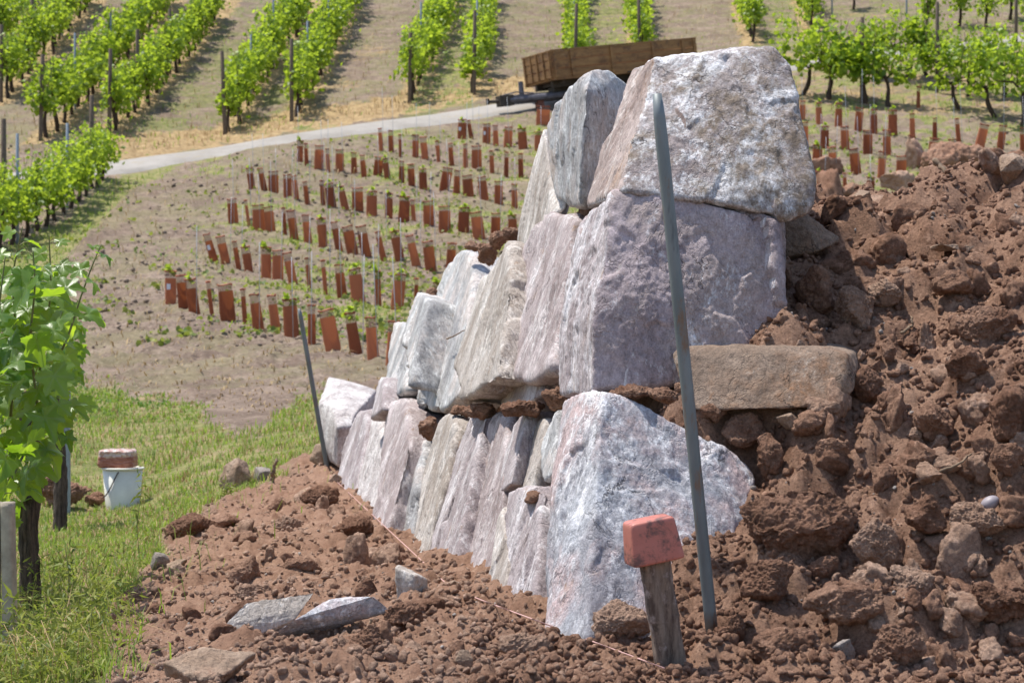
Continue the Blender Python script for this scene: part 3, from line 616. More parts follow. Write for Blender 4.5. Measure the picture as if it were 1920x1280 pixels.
for a in [
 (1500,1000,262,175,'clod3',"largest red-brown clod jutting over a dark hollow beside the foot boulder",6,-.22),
 (1640,1050,92,100,'clod2',"greyish squarish clod hanging under the right end of the largest clod",2,.3),
 (1602,600,112,112,'clod2',"round soil-coated boulder-like clod above the right end of the brown slab",3,0),
 (1525,575,80,115,'clod',"rough upright earth lump left of the round soil-coated clod",4,.4),
 (1392,818,92,80,'clod',"angular red clod below the left half of the brown slab",5,.1),
 (1445,872,66,105,'clod',"tall red clod above the left tip of the largest clod",7,.2),
 (1592,1168,160,92,'clod',"broad humped pinkish-red clod on the ground right of the iron rod",8,.05),
 (1682,1225,120,105,'clod',"blocky clod at the bottom edge right of the small grey angular stone",9,.2),
 (1845,1135,190,84,'clod3',"long ridge-shaped clod at the lower right edge",10,-.08),
 (1700,1108,115,96,'clod2',"greyish lumpy clod between the ridge-shaped clod and the broad humped clod",11,-.2),
 (1366,1197,92,70,'clod3',"dark red clod at the foot of the near iron rod",12,0),
 (1168,1182,132,92,'clod2',"big brown clod just left of the red-capped stake",13,0),
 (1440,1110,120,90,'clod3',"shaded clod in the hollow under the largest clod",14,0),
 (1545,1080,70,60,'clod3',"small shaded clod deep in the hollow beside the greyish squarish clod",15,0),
 (1790,305,170,70,'clod',"wide soft hump of earth on the crest of the bank near the right edge",16,.1),
 (1605,362,72,50,'clod',"clod on the crest of the bank right of the top boulder",17,.1),
 (1685,348,86,56,'clod2',"second clod along the crest of the bank from the top boulder",18,-.2),
 (1665,690,34,50,'clod',"small upright crumbly clod right of the brown slab",19,0),
 (1830,995,140,90,'clod2',"flat-topped pale earth flake with a grey pebble above it",20,-.35),
 (1810,720,90,74,'clod3',"rooty clod overhanging a dark hole near the right edge",21,.3),
 (1892,800,84,120,'clod3',"tall dark clod at the right edge below the rooty clod",22,0),
 (1890,878,66,76,'clod',"angular clod at the right edge above the grey pebble",23,.4),
 (1790,540,86,54,'clod',"low clod in the middle of the bank below the whitish rock",24,0),
 (1730,900,80,60,'clod',"clod above the greyish squarish clod on the bank",25,.3),
 (1560,880,80,60,'clod',"clod between the tall red clod and the middle of the bank",26,-.2),
 (1735,1000,80,110,'clod3',"craggy clod right of the greyish squarish clod",27,.5),
 (1480,1230,180,90,'clod',"low broad clod at the bottom edge below the near iron rod",28,0),
 (1080,1225,90,46,'clod',"low clod on the pink string left of the stake",29,0),
 (985,1222,120,60,'clod2',"pinkish low clod at the foot of the short grey slab",30,0),
 (455,1078,84,82,'clod',"upright reddish clod in the loose earth left of the wall",31,.1),
 (478,1122,92,42,'clod2',"flat oval clod below the upright reddish clod",32,0),
 (660,1000,92,50,'clod3',"brown clod close to the far part of the wall's foot",33,0),
 (690,1120,56,54,'clod3',"dark clod left of the cream rock by the wall",34,.2),
 (760,1165,96,66,'clod',"crumbly clod behind the thin dark twig",35,0),
 (570,1075,90,50,'clod',"clod between the upright reddish clod and the wall",36,.2),
 (365,992,110,62,'clod3',"clod on the border of grass and loose earth",37,0),
 (122,916,128,78,'clod',"red earth clod lying in the grass left of the white bucket",38,.05),
 (178,935,44,26,'clod3',"small clod between the bucket and the red earth clod",39,0),
 (540,990,60,36,'clod2',"low clod in the middle of the loose earth",40,0),
 (700,1210,110,60,'clod',"clod at the bottom of the loose earth below the thin dark twig",41,0),
 (812,1150,54,40,'clod3',"small clod right of the cream rock by the wall",42,0),
 (1335,792,70,44,'clod',"clod packed under the left end of the brown slab",43,0),(1545,785,80,50,'clod2',"pale clod packed under the right end of the brown slab",44,.1),(1625,735,70,80,'clod3',"dark clod leaning against the right end of the brown slab",45,.2),
 (1535,830,70,56,'clod',"clod two hand-widths below the right half of the brown slab",46,.3),(1750,800,110,80,'clod',"broad clod on the bank between the brown slab and the right edge",47,-.3),(1660,560,90,60,'clod2',"pale clod right of the round soil-coated clod",48,.2),
 (1850,620,110,80,'clod',"large clod near the right edge above the rooty clod",49,.2),(1720,640,80,60,'clod',"clod right of the small upright crumbly clod",50,0),(250,1130,70,40,'clod',"low clod at the border of weeds and loose earth, bottom left",56,0),(420,985,80,44,'clod',"clod in the upper part of the loose earth near the grass",58,.1),(600,940,90,44,'clod3',"dark clod in the loose earth below the far iron rod",59,0)]:
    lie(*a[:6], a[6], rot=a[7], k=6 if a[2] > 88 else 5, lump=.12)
for a in [
 (1510,627,64,42,'tan',"pink angular stone above the middle of the brown slab",51,.2),
 (1497,455,150,110,'brown',"dark brown boulder shaded by the overhanging top boulder",52,.2),
 (1480,825,64,54,'tan',"tan rock beside the angular red clod under the brown slab",53,.3),
 (1583,1235,88,56,'grey',"small grey angular stone at the bottom edge right of the rod",54,.4),
 (1785,480,88,42,'tan',"whitish-brown rock high on the bank",55,-.1),
 (1712,436,60,54,'grey',"grey-brown rock with a square shape high on the bank",56,.1),
 (1602,415,90,44,'tan',"pale flat stone set in the bank right of the top boulder",57,.45),
 (1900,338,70,90,'tan',"large pale sandstone rock at the right edge of the crest",58,.6),
 (446,876,80,92,'tan',"brown-white upright rock in the grass right of the bucket",59,.3),
 (490,884,46,46,'grey',"small grey rock behind the upright brown-white rock",60,0),
 (604,862,52,56,'tan',"pale rock at the foot of the far iron rod",62,0),
 (632,905,40,30,'tan',"brown rock half under the white-topped block",63,0),
 (297,1062,44,40,'grey',"small grey rock where the grass meets the loose earth",64,.2),
 (330,1068,60,22,'tan',"flat tan stone beside the small grey rock",65,.3),
 (758,1108,120,92,'cream',"cream rock lying in loose earth near the wall's foot",66,.15),
 (868,1247,46,48,'tan',"small angular stone at the bottom edge below the wall",67,.2),
 (850,1105,34,26,'tan',"yellowish chip of rock where the string touches the ground",68,.1),
 (390,1266,270,84,'tan',"broad pale stone at the bottom edge left of centre",69,.08),
 (1445,445,40,30,'tan',"small rock tucked right of the purple block's top",70,.2),
 (1218,1100,1,1,'grey',"",0,0)]:
    if a[5]: lie(*a[:6], a[6], rot=a[7], k=5, sink=.07 if a[1] == 876 else (.03 if a[1] == 884 else 0), name="field_stone", cat="stone", group=SG, lump=.045, p=34, n=12)
D1 = hit(490,1205)[1] - .12
lie(495,1170,200,90,'cream',"long tan slab tilted in the loose earth, left of the grey-white slab",72,rot=.36,k=6,name="field_stone",cat="stone",group=SG,lump=.02,p=60,n=10,deep=.3)
lie(618,1172,290,84,'foot',"long grey-white slab tilted in the loose earth beside the tan slab",73,rot=.22,k=6,name="field_stone",cat="stone",group=SG,lump=.02,p=60,n=10,deep=.3)
# the grey pebble
pe = gpt(1856, 950); v, f = ico(4)
M['pebble'] = plain('smooth_pebble', (.27, .235, .25), .5, 0, .12, 60, .05)
tag(obj_at("pebble", v * [.0225, .018, .0155] @ np.array([[.85, 0, .5], [0, 1, 0], [-.5, 0, .85]]) + P3(1856, 943, pe[1] - .07), f, M['pebble']), "smooth purple-grey pebble resting on the earth bank near the right edge", "pebble")
# earth lodged on the ledges between the courses
LG = "earth lodged on the wall's ledges"
LL = ["crumbly earth lodged on the ledge between the wall's two courses", "crumbly earth packed behind the tops of the middle course stones"]
for i, (px, py, w, h, dd, which) in enumerate([(806,802,42,50,.08,0),(858,772,54,24,.1,0),(905,768,74,30,.08,0),(980,764,90,34,.1,0),(1045,748,76,44,.12,0),(1112,742,56,26,.2,0),(1185,736,90,26,.2,0),(1245,742,60,30,.2,0),
   (912,476,44,60,.12,1),(938,450,56,44,.2,1),(888,462,40,22,.12,1),(810,555,34,34,.1,1),(964,505,20,70,.1,1),(960,440,44,30,.3,1)]):
    loose(px, py, w, h, wallD(px, py) + dd, 'clod', LL[which], 300 + i, 5, 0, .8, name="ledge_earth", cat="earth", group=LG + (" low" if which == 0 else " high"), lump=.16)
loose(1003, 935, 52, 34, wallD(1003, 935) - .04, 'clod', "smear of brown earth on the slanting top of the short grey slab", 330, 5, -.2, .7, name="ledge_earth", cat="earth", lump=.12)
# medium clods, each its own object; the shapes repeat, turned and scaled
VAR = []
for k in range(14):
    r = np.random.default_rng(70 + k); q = r.normal(size=(14, 3)); q /= np.linalg.norm(q, axis=1)[:, None]; q *= [1, .85, .7]
    v, f = rock(q, 4, 16, 5, k, .88); n = vnormals(v, f)
    v = v + n * (.15 * fbm(v * 1.7 + k, 4) + .10 * ridged(v * 3.5 + k, 4) + .09 * fbm(v * 8 + k, 4, .65))[:, None]
    VAR.append((v, f))
VM = [[mk_mesh("clod_shape", v, f) for v, f in VAR] for _ in range(3)]
KIND = [("red-brown", 'clod'), ("dusty pale", 'clod2'), ("dark red", 'clod3')]
for row, (_, mt) in zip(VM, KIND):
    for me_ in row: me_.materials.append(M[mt])
r = np.random.default_rng(99); cnt = 0
boxes = [(1640, 1910, 420, 1280, 78), (1440, 1700, 400, 1250, 56), (1300, 1920, 1080, 1285, 30), (640, 1240, 1100, 1285, 36), (260, 760, 920, 1275, 60), (1520, 1910, 310, 430, 16)]
for bi, (x0, x1, y0, y1, nn) in enumerate(boxes):
    for _ in range(nn):
        px, py = r.uniform(x0, x1), r.uniform(y0, y1)
        if bi == 4 and poly_sd(np.array([px]), np.array([py]), RED)[0] < 12: continue
        p = hit(px, py)
        if p[0] < wall_x(p[1]) + .5 and p[0] > wall_x(p[1]) - .03: continue
        s = (13 + 36 * r.random() ** 2.0) * (1.25 if bi in (0, 1, 5) else 1.1) * p[1] / F
        z = Zsurf(p[0], p[1])[0]; ki = r.choice(3, p=[.42, .40, .18]); o = bpy.data.objects.new("small_clod", VM[ki][r.integers(14)]); COL.objects.link(o)
        o.location = (p[0], p[1], z + s * .15); o.rotation_euler = r.uniform(-3, 3, 3); o.scale = s * r.uniform(.7, 1.3, 3)
        onb = bi in (0, 1, 5) and py < 1120
        where = "on the sloping earth bank right of the wall" if onb else ("on the loose earth at the foot of the bank" if px > 1240 else "on the loose earth left of the wall")
        lab = f"small {KIND[ki][0]} clod lying {where}"
        tag(o, lab, "clod", lab.replace("small", "small").replace("clod lying", "clods")); cnt += 1
# crumbs past counting
def scatter_rocks(name, X, Y, S, mat, lift=.3, seed=0, k=2):
    r = np.random.default_rng(seed); Z = Zsurf(X, Y); vs = []; fs = []; nb = 0
    lo = []
    for j in range(8):
        rr = np.random.default_rng(400 + j); q0 = rr.normal(size=(11, 3)); q0 /= np.linalg.norm(q0, axis=1)[:, None]; v, f = rock(q0 * [1, .85, .65], k, 14, 2, j, .85)
        lo.append((v * (1 + .18 * fbm(v * 3 + j, 2))[:, None], f))
    for j in range(8):
        idx = np.arange(j, len(X), 8); v, f = lo[j]; n = len(idx)
        if not n: continue
        q = r.normal(size=(n, 4)); q /= np.linalg.norm(q, axis=1)[:, None]; w, x, y, z = q.T
        Rm = np.stack([1 - 2 * (y * y + z * z), 2 * (x * y - z * w), 2 * (x * z + y * w), 2 * (x * y + z * w), 1 - 2 * (x * x + z * z), 2 * (y * z - x * w), 2 * (x * z - y * w), 2 * (y * z + x * w), 1 - 2 * (x * x + y * y)], -1).reshape(n, 3, 3)
        V = np.einsum('nij,vj->nvi', Rm, v) * S[idx][:, None, None] + np.stack([X[idx], Y[idx], Z[idx] + S[idx] * lift], -1)[:, None]
        vs.append(V.reshape(-1, 3)); fs.append((f[None] + (np.arange(n) * len(v))[:, None, None]).reshape(-1, 3) + nb); nb += n * len(v)
    return add(name, mk_mesh(name, np.vstack(vs), np.vstack(fs)), mat)
r = np.random.default_rng(12)
def crumbs(n, x0, x1, y0, y1, smin, smax, power=2.6):
    u = r.random(n); y = 1 / (1 / y0 + u * (1 / y1 - 1 / y0)); x = r.uniform(x0, x1, n) * y
    return x, y, smin + (smax - smin) * r.random(n) ** power
X, Y, S = crumbs(26000, -.02, .30, 3.7, 7.2, .002, .020, 3.4)
kb = (Hmound(X, Y) - Hbase(X, Y) > .01) | (Y < 4.6); X, Y, S = X[kb], Y[kb], S[kb]
tag(scatter_rocks("bank_crumbs", X, Y, S, M['clod'], seed=3), "loose crumbs of red earth covering the bank", "earth crumbs", kind="stuff")
X, Y, S = crumbs(20000, -.21, .12, 3.7, 11.5,   .002, .015, 3.2)
z = Hbase(X, Y); rd = masks(X, Y, z)[0]; kb = (rd > .55) & (X < wall_x(Y) + .05); X, Y, S = X[kb], Y[kb], S[kb] * (1 + .05 * Y[kb])
tag(scatter_rocks("ground_crumbs", X, Y, S, M['clod2'], seed=4), "loose crumbs of red earth strewn left of the wall", "earth crumbs", kind="stuff")
X, Y, S = crumbs(1100, -.2, .3, 4, 8, .003, .011, 3); rd = masks(X, Y, Hbase(X, Y))[0]; kb = (rd > .7) & ~((X > wall_x(Y) - .02) & (X < wall_x(Y) + .45)); X, Y, S = X[kb], Y[kb], S[kb]
tag(scatter_rocks("gravel", X, Y, S, M['grey'], seed=5), "tiny grey and pale stones scattered through the red earth", "gravel", kind="stuff")
# twigs and roots
M['twig'] = plain('dry_twig', (.20, .135, .085), .8, 0, .4, 40, .3)
def twig(pts, rad, label, mat='twig', name="twig", cat="twig", group=None):
    P = np.array([P3(*q) for q in pts]); tt = np.linspace(0, len(P) - 1, 6 * len(P)); c = np.stack([np.interp(tt, np.arange(len(P)), P[:, k]) for k in range(3)], -1)
    for _ in range(3): c[1:-1] = (c[:-2] + 2 * c[1:-1] + c[2:]) / 4
    c += .3 * rad * np.random.default_rng(len(label)).normal(size=c.shape)
    v, f = tube(c, np.linspace(1, .45, len(c)) * rad, 6)
    return tag(add(name, mk_mesh(name, v - c[0], f), M[mat], loc=c[0]), label, cat, group)
def dd(px, py, o=.015): return hit(px, py)[1] - o
twig([(684,1235,dd(684,1235)),(690,1195,dd(684,1235)),(696,1160,dd(684,1235)-.02)], .006, "thin dark twig sticking up from the loose earth")
twig([(508,920,dd(508,920)),(512,890,dd(508,920)),(519,860,dd(508,920))], .016, "brown stick standing at the border of the grass")
twig([(1752,300,6.05),(1775,325,6.0),(1795,345,5.98),(1805,338,5.97)], .009, "crooked root lying on the crest of the bank")
twig([(1690,625,4.98),(1712,610,4.98),(1708,595,5.0)], .005, "thin curled root on the bank right of the round clod")
twig([(1745,1175,dd(1745,1175)),(1780,1190,dd(1745,1175)-.02),(1822,1212,dd(1745,1175)-.05)], .004, "pale straw lying on the earth at the lower right", 'strawstick' if 'strawstick' in M else 'twig')
twig([(1760,885,4.44),(1800,868,4.44),(1822,850,4.46)], .004, "grey root strand above the grey pebble")
twig([(838,635,wallD(838,635)-.05),(855,628,wallD(855,628)-.05),(872,618,wallD(872,618)-.05)], .0035, "small curved twig stuck to the broad pale slab")

# ================================================================ rods, stake, string, bucket
def rod(a, b, label, rad=.0133):
    A, B = P3(*a), P3(*b); d = (B - A); c = A + d * np.linspace(0, 1, 24)[:, None]; rr = np.full(24, rad); rr[-2] *= .93; rr[-1] *= .7
    v, f = tube(c, rr, 16); o = add("iron_rod", mk_mesh("iron_rod", v - A, f), M['rod'], loc=A); return tag(o, label, "iron rod")
m, t, bs = nt("rod_steel"); v = coords(t, 0, (1, 1, .25))
c = mix(t, ramp(t, noise(t, v, 14, 6, .6), .35, .65), (.125, .148, .152), (.20, .222, .226)); c = mix(t, ramp(t, noise(t, v, 24, 8, .75), .53, .63), c, (.19, .125, .085)); c = mix(t, ramp(t, noise(t, v, 9, 5, .7), .62, .72), c, (.045, .05, .055))
t.links.new(c, bs.inputs["Base Color"]); bs.inputs["Metallic"].default_value = .35; bs.inputs["Roughness"].default_value = .55; bump(t, bs, noise(t, v, 120, 4, .6), .25, .001); M['rod'] = m
rod((1335,1185,4.16), (1232,176,4.10), "tall grey iron rod leaning in front of the boulder wall", .0133)
d2 = hit(616, 890)[1]
rod((616,893,d2), (561,579,d2 - .1), "grey iron rod leaning at the far end of the wall", .0125)
# stake with its red cap
A = P3(1261, 1262, 3.98); B = P3(1221, 1010, 3.96); ax = (B - A); L = np.linalg.norm(ax); ax /= L
rt = np.cross([0, 1, 0], ax); rt = np.cross(ax, np.cross(rt, ax)); rt = np.array([1, 0, 0]) - ax * ax[0]; rt /= np.linalg.norm(rt); fw = np.cross(ax, rt)
cs, sn = math.cos(.25), math.sin(.25); rt, fw = rt * cs + fw * sn, fw * cs - rt * sn
def frame(q): q = np.asarray(q, float); return A + q[:, :1] * rt + q[:, 1:2] * fw + q[:, 2:3] * ax
st = empty("stake", A); tag(st, "weathered wooden stake under a dirty coral-red plastic cap", "stake")
sec = np.array([(-.029,-.012),(-.022,-.019),(-.008,-.020),(-.003,-.015),(.002,-.014),(.008,-.019),(.022,-.018),(.029,-.010),(.029,.014),(.02,.02),(-.02,.02),(-.029,.013)])
zz = np.linspace(-.06, L, 60); v = np.array([[(x * (1 + .03 * math.sin(z * 60)), y, z) for x, y in sec] for z in zz]).reshape(-1, 3); v[:, :2] += .0018 * np.stack([fbm(v * [60, 60, 12], 3), fbm(v * [60, 60, 12] + 9, 3)], -1)
for node in (.115, .195): v[:, :2] *= (1 + .05 * np.exp(-((v[:, 2] - node) / .004) ** 2))[:, None]
n_ = len(sec); ii = np.arange(59)[:, None] * n_; jj = np.arange(n_)[None]; j2 = (jj + 1) % n_
m, t, bs = nt("stake_wood"); vc = coords(t, -.14, (1, 1, .18))
c = mix(t, ramp(t, noise(t, vc, 55, 8, .75), .4, .6), (.075, .047, .035), (.24, .175, .13)); c = mix(t, ramp(t, noise(t, coords(t), 34, 8, .75), .54, .66), c, (.34, .27, .24)); c = mix(t, ramp(t, noise(t, coords(t), 20, 6, .7), .55, .68), c, (.05, .034, .026))
t.links.new(c, bs.inputs["Base Color"]); bs.inputs["Roughness"].default_value = .85; bump(t, bs, noise(t, vc, 90, 6, .7), .6, .003)
add("stake_post", mk_mesh("stake_post", frame(v) - A, [np.stack([ii + jj, ii + j2, ii + n_ + j2, ii + n_ + jj], -1).reshape(-1, 4)]), m, st)
hw, hb, hh, dp = .046, .0545, .087, .036; z0 = L - .045
q = [(sx * (hb if z == 0 else hw), sy * (dp if z == 0 else dp * .85), z0 + z * hh) for sx in (-1, 1) for sy in (-1, 1) for z in (0, 1)]
v, f = rock(q, 6, 13, 0, 1); lip = np.clip(1 - (v[:, 2] - z0) / .007, 0, 1)[:, None]; v[:, :2] *= 1 + .03 * lip
m, t, bs = nt("coral_red_plastic"); vc = coords(t)
c = mix(t, ramp(t, noise(t, vc, 14, 5, .6), .3, .7), (.41, .118, .085), (.50, .185, .145)); c = mix(t, ramp(t, noise(t, vc, 17, 9, .78, .4), .50, .60), c, (.15, .07, .06)); c = mix(t, ramp(t, noise(t, vc, 90, 6, .75), .57, .68), c, (.28, .11, .085))
t.links.new(c, bs.inputs["Base Color"]); bs.inputs["Roughness"].default_value = .5; bump(t, bs, noise(t, vc, 60, 6, .6), .15, .002)
add("cap", mk_mesh("cap", frame(v) - A, f), m, st)
# string
M['string'] = plain('pink_string', (.60, .36, .32), .7, 0, .1, 40, 0)
sp_ = []
for (xa, ya, Da), (xb, yb, Db) in (((618, 890, d2 - .05), (848, 1104, 5.4)), ((848, 1104, 5.4), (1246, 1252, 3.93))):
    for s_ in np.linspace(0, 1, 34):                       # straight in space between the two ends
        w_ = s_ / Db / (s_ / Db + (1 - s_) / Da) if False else s_; qa, qb = P3(xa, ya, Da), P3(xb, yb, Db); sp_.append(qa + (qb - qa) * w_)
sp_ = np.array(sp_); need = Zsurf(sp_[:, 0], sp_[:, 1]) + .008 - sp_[:, 2]
lift = np.array([max(0, (need - .012 * np.abs(np.arange(len(sp_)) - i_)).max()) for i_ in range(len(sp_))]); c = sp_ * (1 - np.clip(lift / np.abs(sp_[:, 2]), 0, .2))[:, None]; k2 = c[-1]
v, f = tube(c, .0014, 6); tag(add("string", mk_mesh("string", v - k2, f), M['string'], loc=k2), "thin pink mason's string stretched along the foot of the wall", "string")
# bucket and the bundle on it
b0 = hit(230, 950); D = b0[1]; s = D / F; b0[2] = Zsurf(b0[0], b0[1])[0] - .01
M['white_plastic'] = plain('off_white_plastic', (.74, .72, .64), .45, 0, .1, 14, .05)
bk = empty("bucket", b0); tag(bk, "white plastic bucket standing in the grass with a red bundle on top", "bucket")
H = 78 * s; rb, rt_ = 31 * s, 38 * s
MB().lathe([(0.001, 0), (rb, 0), (rb, .002), (rt_ * .985, H), (rt_ * .95, H), (rb * .94, .01), (0, .01)], n=40).build("body", M['white_plastic'], bk, True)
MB().lathe([(rt_ * .985, H * .955), (rt_ * 1.05, H * .96), (rt_ * 1.06, H), (rt_ * .95, H * 1.01), (rt_ * .94, H * .97)], n=40).build("rim", M['white_plastic'], bk, True)
th = np.linspace(0, np.pi, 20); hp = np.stack([-rt_ * 1.03 * np.cos(th) * .75 - .01, -rt_ * .75 - .02 * np.sin(th) - rt_ * .25 * np.sin(th), H * .86 - np.sin(th) * H * .50 + (np.cos(th)) * -.02], -1)
hp = np.stack([np.linspace(.0, -rt_ * .86, 16), -rt_ * np.sqrt(np.clip(1.06 - np.linspace(.0, -.8, 16) ** 2, .1, 2)), H * (.92 - .62 * np.sin(np.linspace(0, 1.5, 16)) ** 1.2)], -1)
MB().tube(hp, .004, 6).build("handle", M['dark'], bk, True)
bd = empty("bundle", b0 + [-9 * s, 0, H * 1.0]); tag(bd, "plastic-wrapped bundle of red-brown guard sleeves lying on the bucket", "bundle")
m, t, bs = nt("bundle_red"); vc = coords(t, 0, (1, 1, 6)); c = mix(t, ramp(t, noise(t, vc, 30, 4, .6), .4, .6), (.26, .075, .045), (.40, .17, .12)); t.links.new(c, bs.inputs["Base Color"]); bs.inputs["Roughness"].default_value = .5
v, f = rock([(x * 34 * s, y * 28 * s, z * 24 * s) for x in (-1, 1) for y in (-1, 1) for z in (0, 1)], 5, 7, 0, 3); v = v + vnormals(v, f) * (.006 * fbm(v * [20, 20, 90], 4))[:, None]
add("sleeves", mk_mesh("sleeves", v, f), m, bd)
m, t, bs = nt("clear_wrap"); c = mix(t, ramp(t, noise(t, coords(t), 40, 6, .7), .4, .6), (.40, .20, .15), (.62, .50, .45)); t.links.new(c, bs.inputs["Base Color"]); bs.inputs["Roughness"].default_value = .25
v, f = rock([(x * 33 * s, y * 28 * s, (16 + z * 18) * s) for x in (-1, 1) for y in (-1, 1) for z in (0, 1)], 5, 6, 0, 4); v = v + vnormals(v, f) * (.010 * fbm(v * 40, 4))[:, None]
add("plastic_wrap", mk_mesh("plastic_wrap", v, f), m, bd)
# ================================================================ the young vineyard: guard sleeves and wire stakes
def sleeve_mat(name, a, b, tr):
    m, t, bs = nt(name); v = coords(t); c = mix(t, ramp(t, noise(t, v, 9, 5, .65), .3, .7), a, b); c = mix(t, ramp(t, noise(t, v, 40, 6, .7), .6, .8), c, [x * .5 for x in a]); oi = N(t, 'ShaderNodeObjectInfo').outputs['Random']; c = mix(t, ramp(t, oi, .45, 1.0), c, [min(1, x * 1.45 + .02) for x in b]); c = mix(t, ramp(t, oi, .3, .0), c, [x * .75 for x in a])
    t.links.new(c, bs.inputs["Base Color"]); bs.inputs["Roughness"].default_value = .5; bs.inputs["Specular IOR Level"].default_value = .25
    T = N(t, "ShaderNodeBsdfTranslucent"); T.inputs[0].default_value = (*tr, 1); mx = N(t, "ShaderNodeMixShader"); mx.inputs[0].default_value = .3
    t.links.new(bs.outputs[0], mx.inputs[1]); t.links.new(T.outputs[0], mx.inputs[2]); t.links.new(mx.outputs[0], t.nodes["Material Output"].inputs[0]); return m
M['sleeve'] = sleeve_mat('rust_brown_plastic', (.265, .082, .035), (.36, .12, .05), (.60, .19, .05))
M['rim'] = sleeve_mat('rust_brown_rim', (.31, .095, .05), (.40, .14, .075), (.4, .1, .05))
m, t, bs = nt('thin_brown_net'); bs.inputs["Base Color"].default_value = (.27, .12, .08, 1); bs.inputs["Roughness"].default_value = .5; bs.inputs["Alpha"].default_value = .33; M['net'] = m
M['paper'] = plain('white_paper_tag', (.68, .68, .72), .7, 0, .05, 20, 0)
def oval(w, d, n=20, e=.75):
    th = np.arange(n) * 2 * np.pi / n; c, s = np.cos(th), np.sin(th); return np.stack([w / 2 * np.sign(c) * np.abs(c) ** e, d / 2 * np.sign(s) * np.abs(s) ** e], -1)
def sleeve_meshes(w, seed):
    """unit-high sleeve of relative width w"""
    r = np.random.default_rng(seed); o = oval(w, min(w * .55, .13)); n = len(o)
    def band(zs, f=1.0, wob=.0):
        v = np.array([[x * (f + wob * fbm(np.array([[x * 9, y * 9, z * 4 + seed]]), 2)[0]) * (1.0 + .10 * (1 - z) * (seed % 3)), y * f, z] for z in zs for x, y in o])
        ii = np.arange(len(zs) - 1)[:, None] * n; jj = np.arange(n)[None]; j2 = (jj + 1) % n
        return v, np.stack([ii + jj, ii + j2, ii + n + j2, ii + n + jj], -1).reshape(-1, 4)
    cut = r.uniform(.70, .80)
    a = band(np.linspace(-.06, cut, 7), 1, .12); b = band([cut, .97], .985)
    ring = np.array([[x, y, .965 + .03 * math.sin(3 * i / n * 6.28 + seed) * .5] for i, (x, y) in enumerate(o)]); ring = np.vstack([ring, ring[:1]])
    rv, rf = tube(ring, .020, 6, False)
    return mk_mesh("sleeve", *a), mk_mesh("net_top", *b), mk_mesh("rim", rv, rf)
WV = [(.12, 0), (.18, 1), (.24, 2), (.30, 3), (.36, 4), (.18, 5), (.30, 6)]
SM = [sleeve_meshes(*a) for a in WV]
for a, b, c in SM: a.materials.append(M['sleeve']); b.materials.append(M['net']); c.materials.append(M['rim'])
SH = []
for k in range(3):
    rr_ = np.random.default_rng(950 + k); n_ = 9; P_ = np.column_stack([rr_.normal(0, .05, n_), rr_.normal(0, .04, n_), rr_.uniform(.82, 1.14, n_)]); th_ = np.array([(0, -.45, 0), (.42, -.30, .10), (.5, .18, .12), (0, .58, -.10), (-.5, .18, .12), (-.42, -.30, .10)])
    nz_ = rr_.normal(size=(n_, 3)) * .6 + [0, -.2, .7]; nz_ /= np.linalg.norm(nz_, axis=1)[:, None]; ax_ = np.cross(nz_, rr_.normal(size=(n_, 3))); ax_ /= np.linalg.norm(ax_, axis=1)[:, None]; bx_ = np.cross(nz_, ax_)
    V_ = P_[:, None] + .16 * (th_[None, :, :1] * ax_[:, None] + th_[None, :, 1:2] * bx_[:, None] + th_[None, :, 2:] * nz_[:, None]); m_ = mk_mesh("young_shoot", V_.reshape(-1, 3), (np.array([[0, 1, 2, 3, 4, 5]])[None] + (np.arange(n_) * 6)[:, None, None]).reshape(-1, 6), False, {"tint": np.repeat(rr_.random(n_), 6)}); m_.materials.append(M['leaf']); SH.append(m_)
tagm = MB().box((0, 0, 0), (.10, .006, .17)).mesh("paper_tag"); tagm.materials.append(M['paper'])
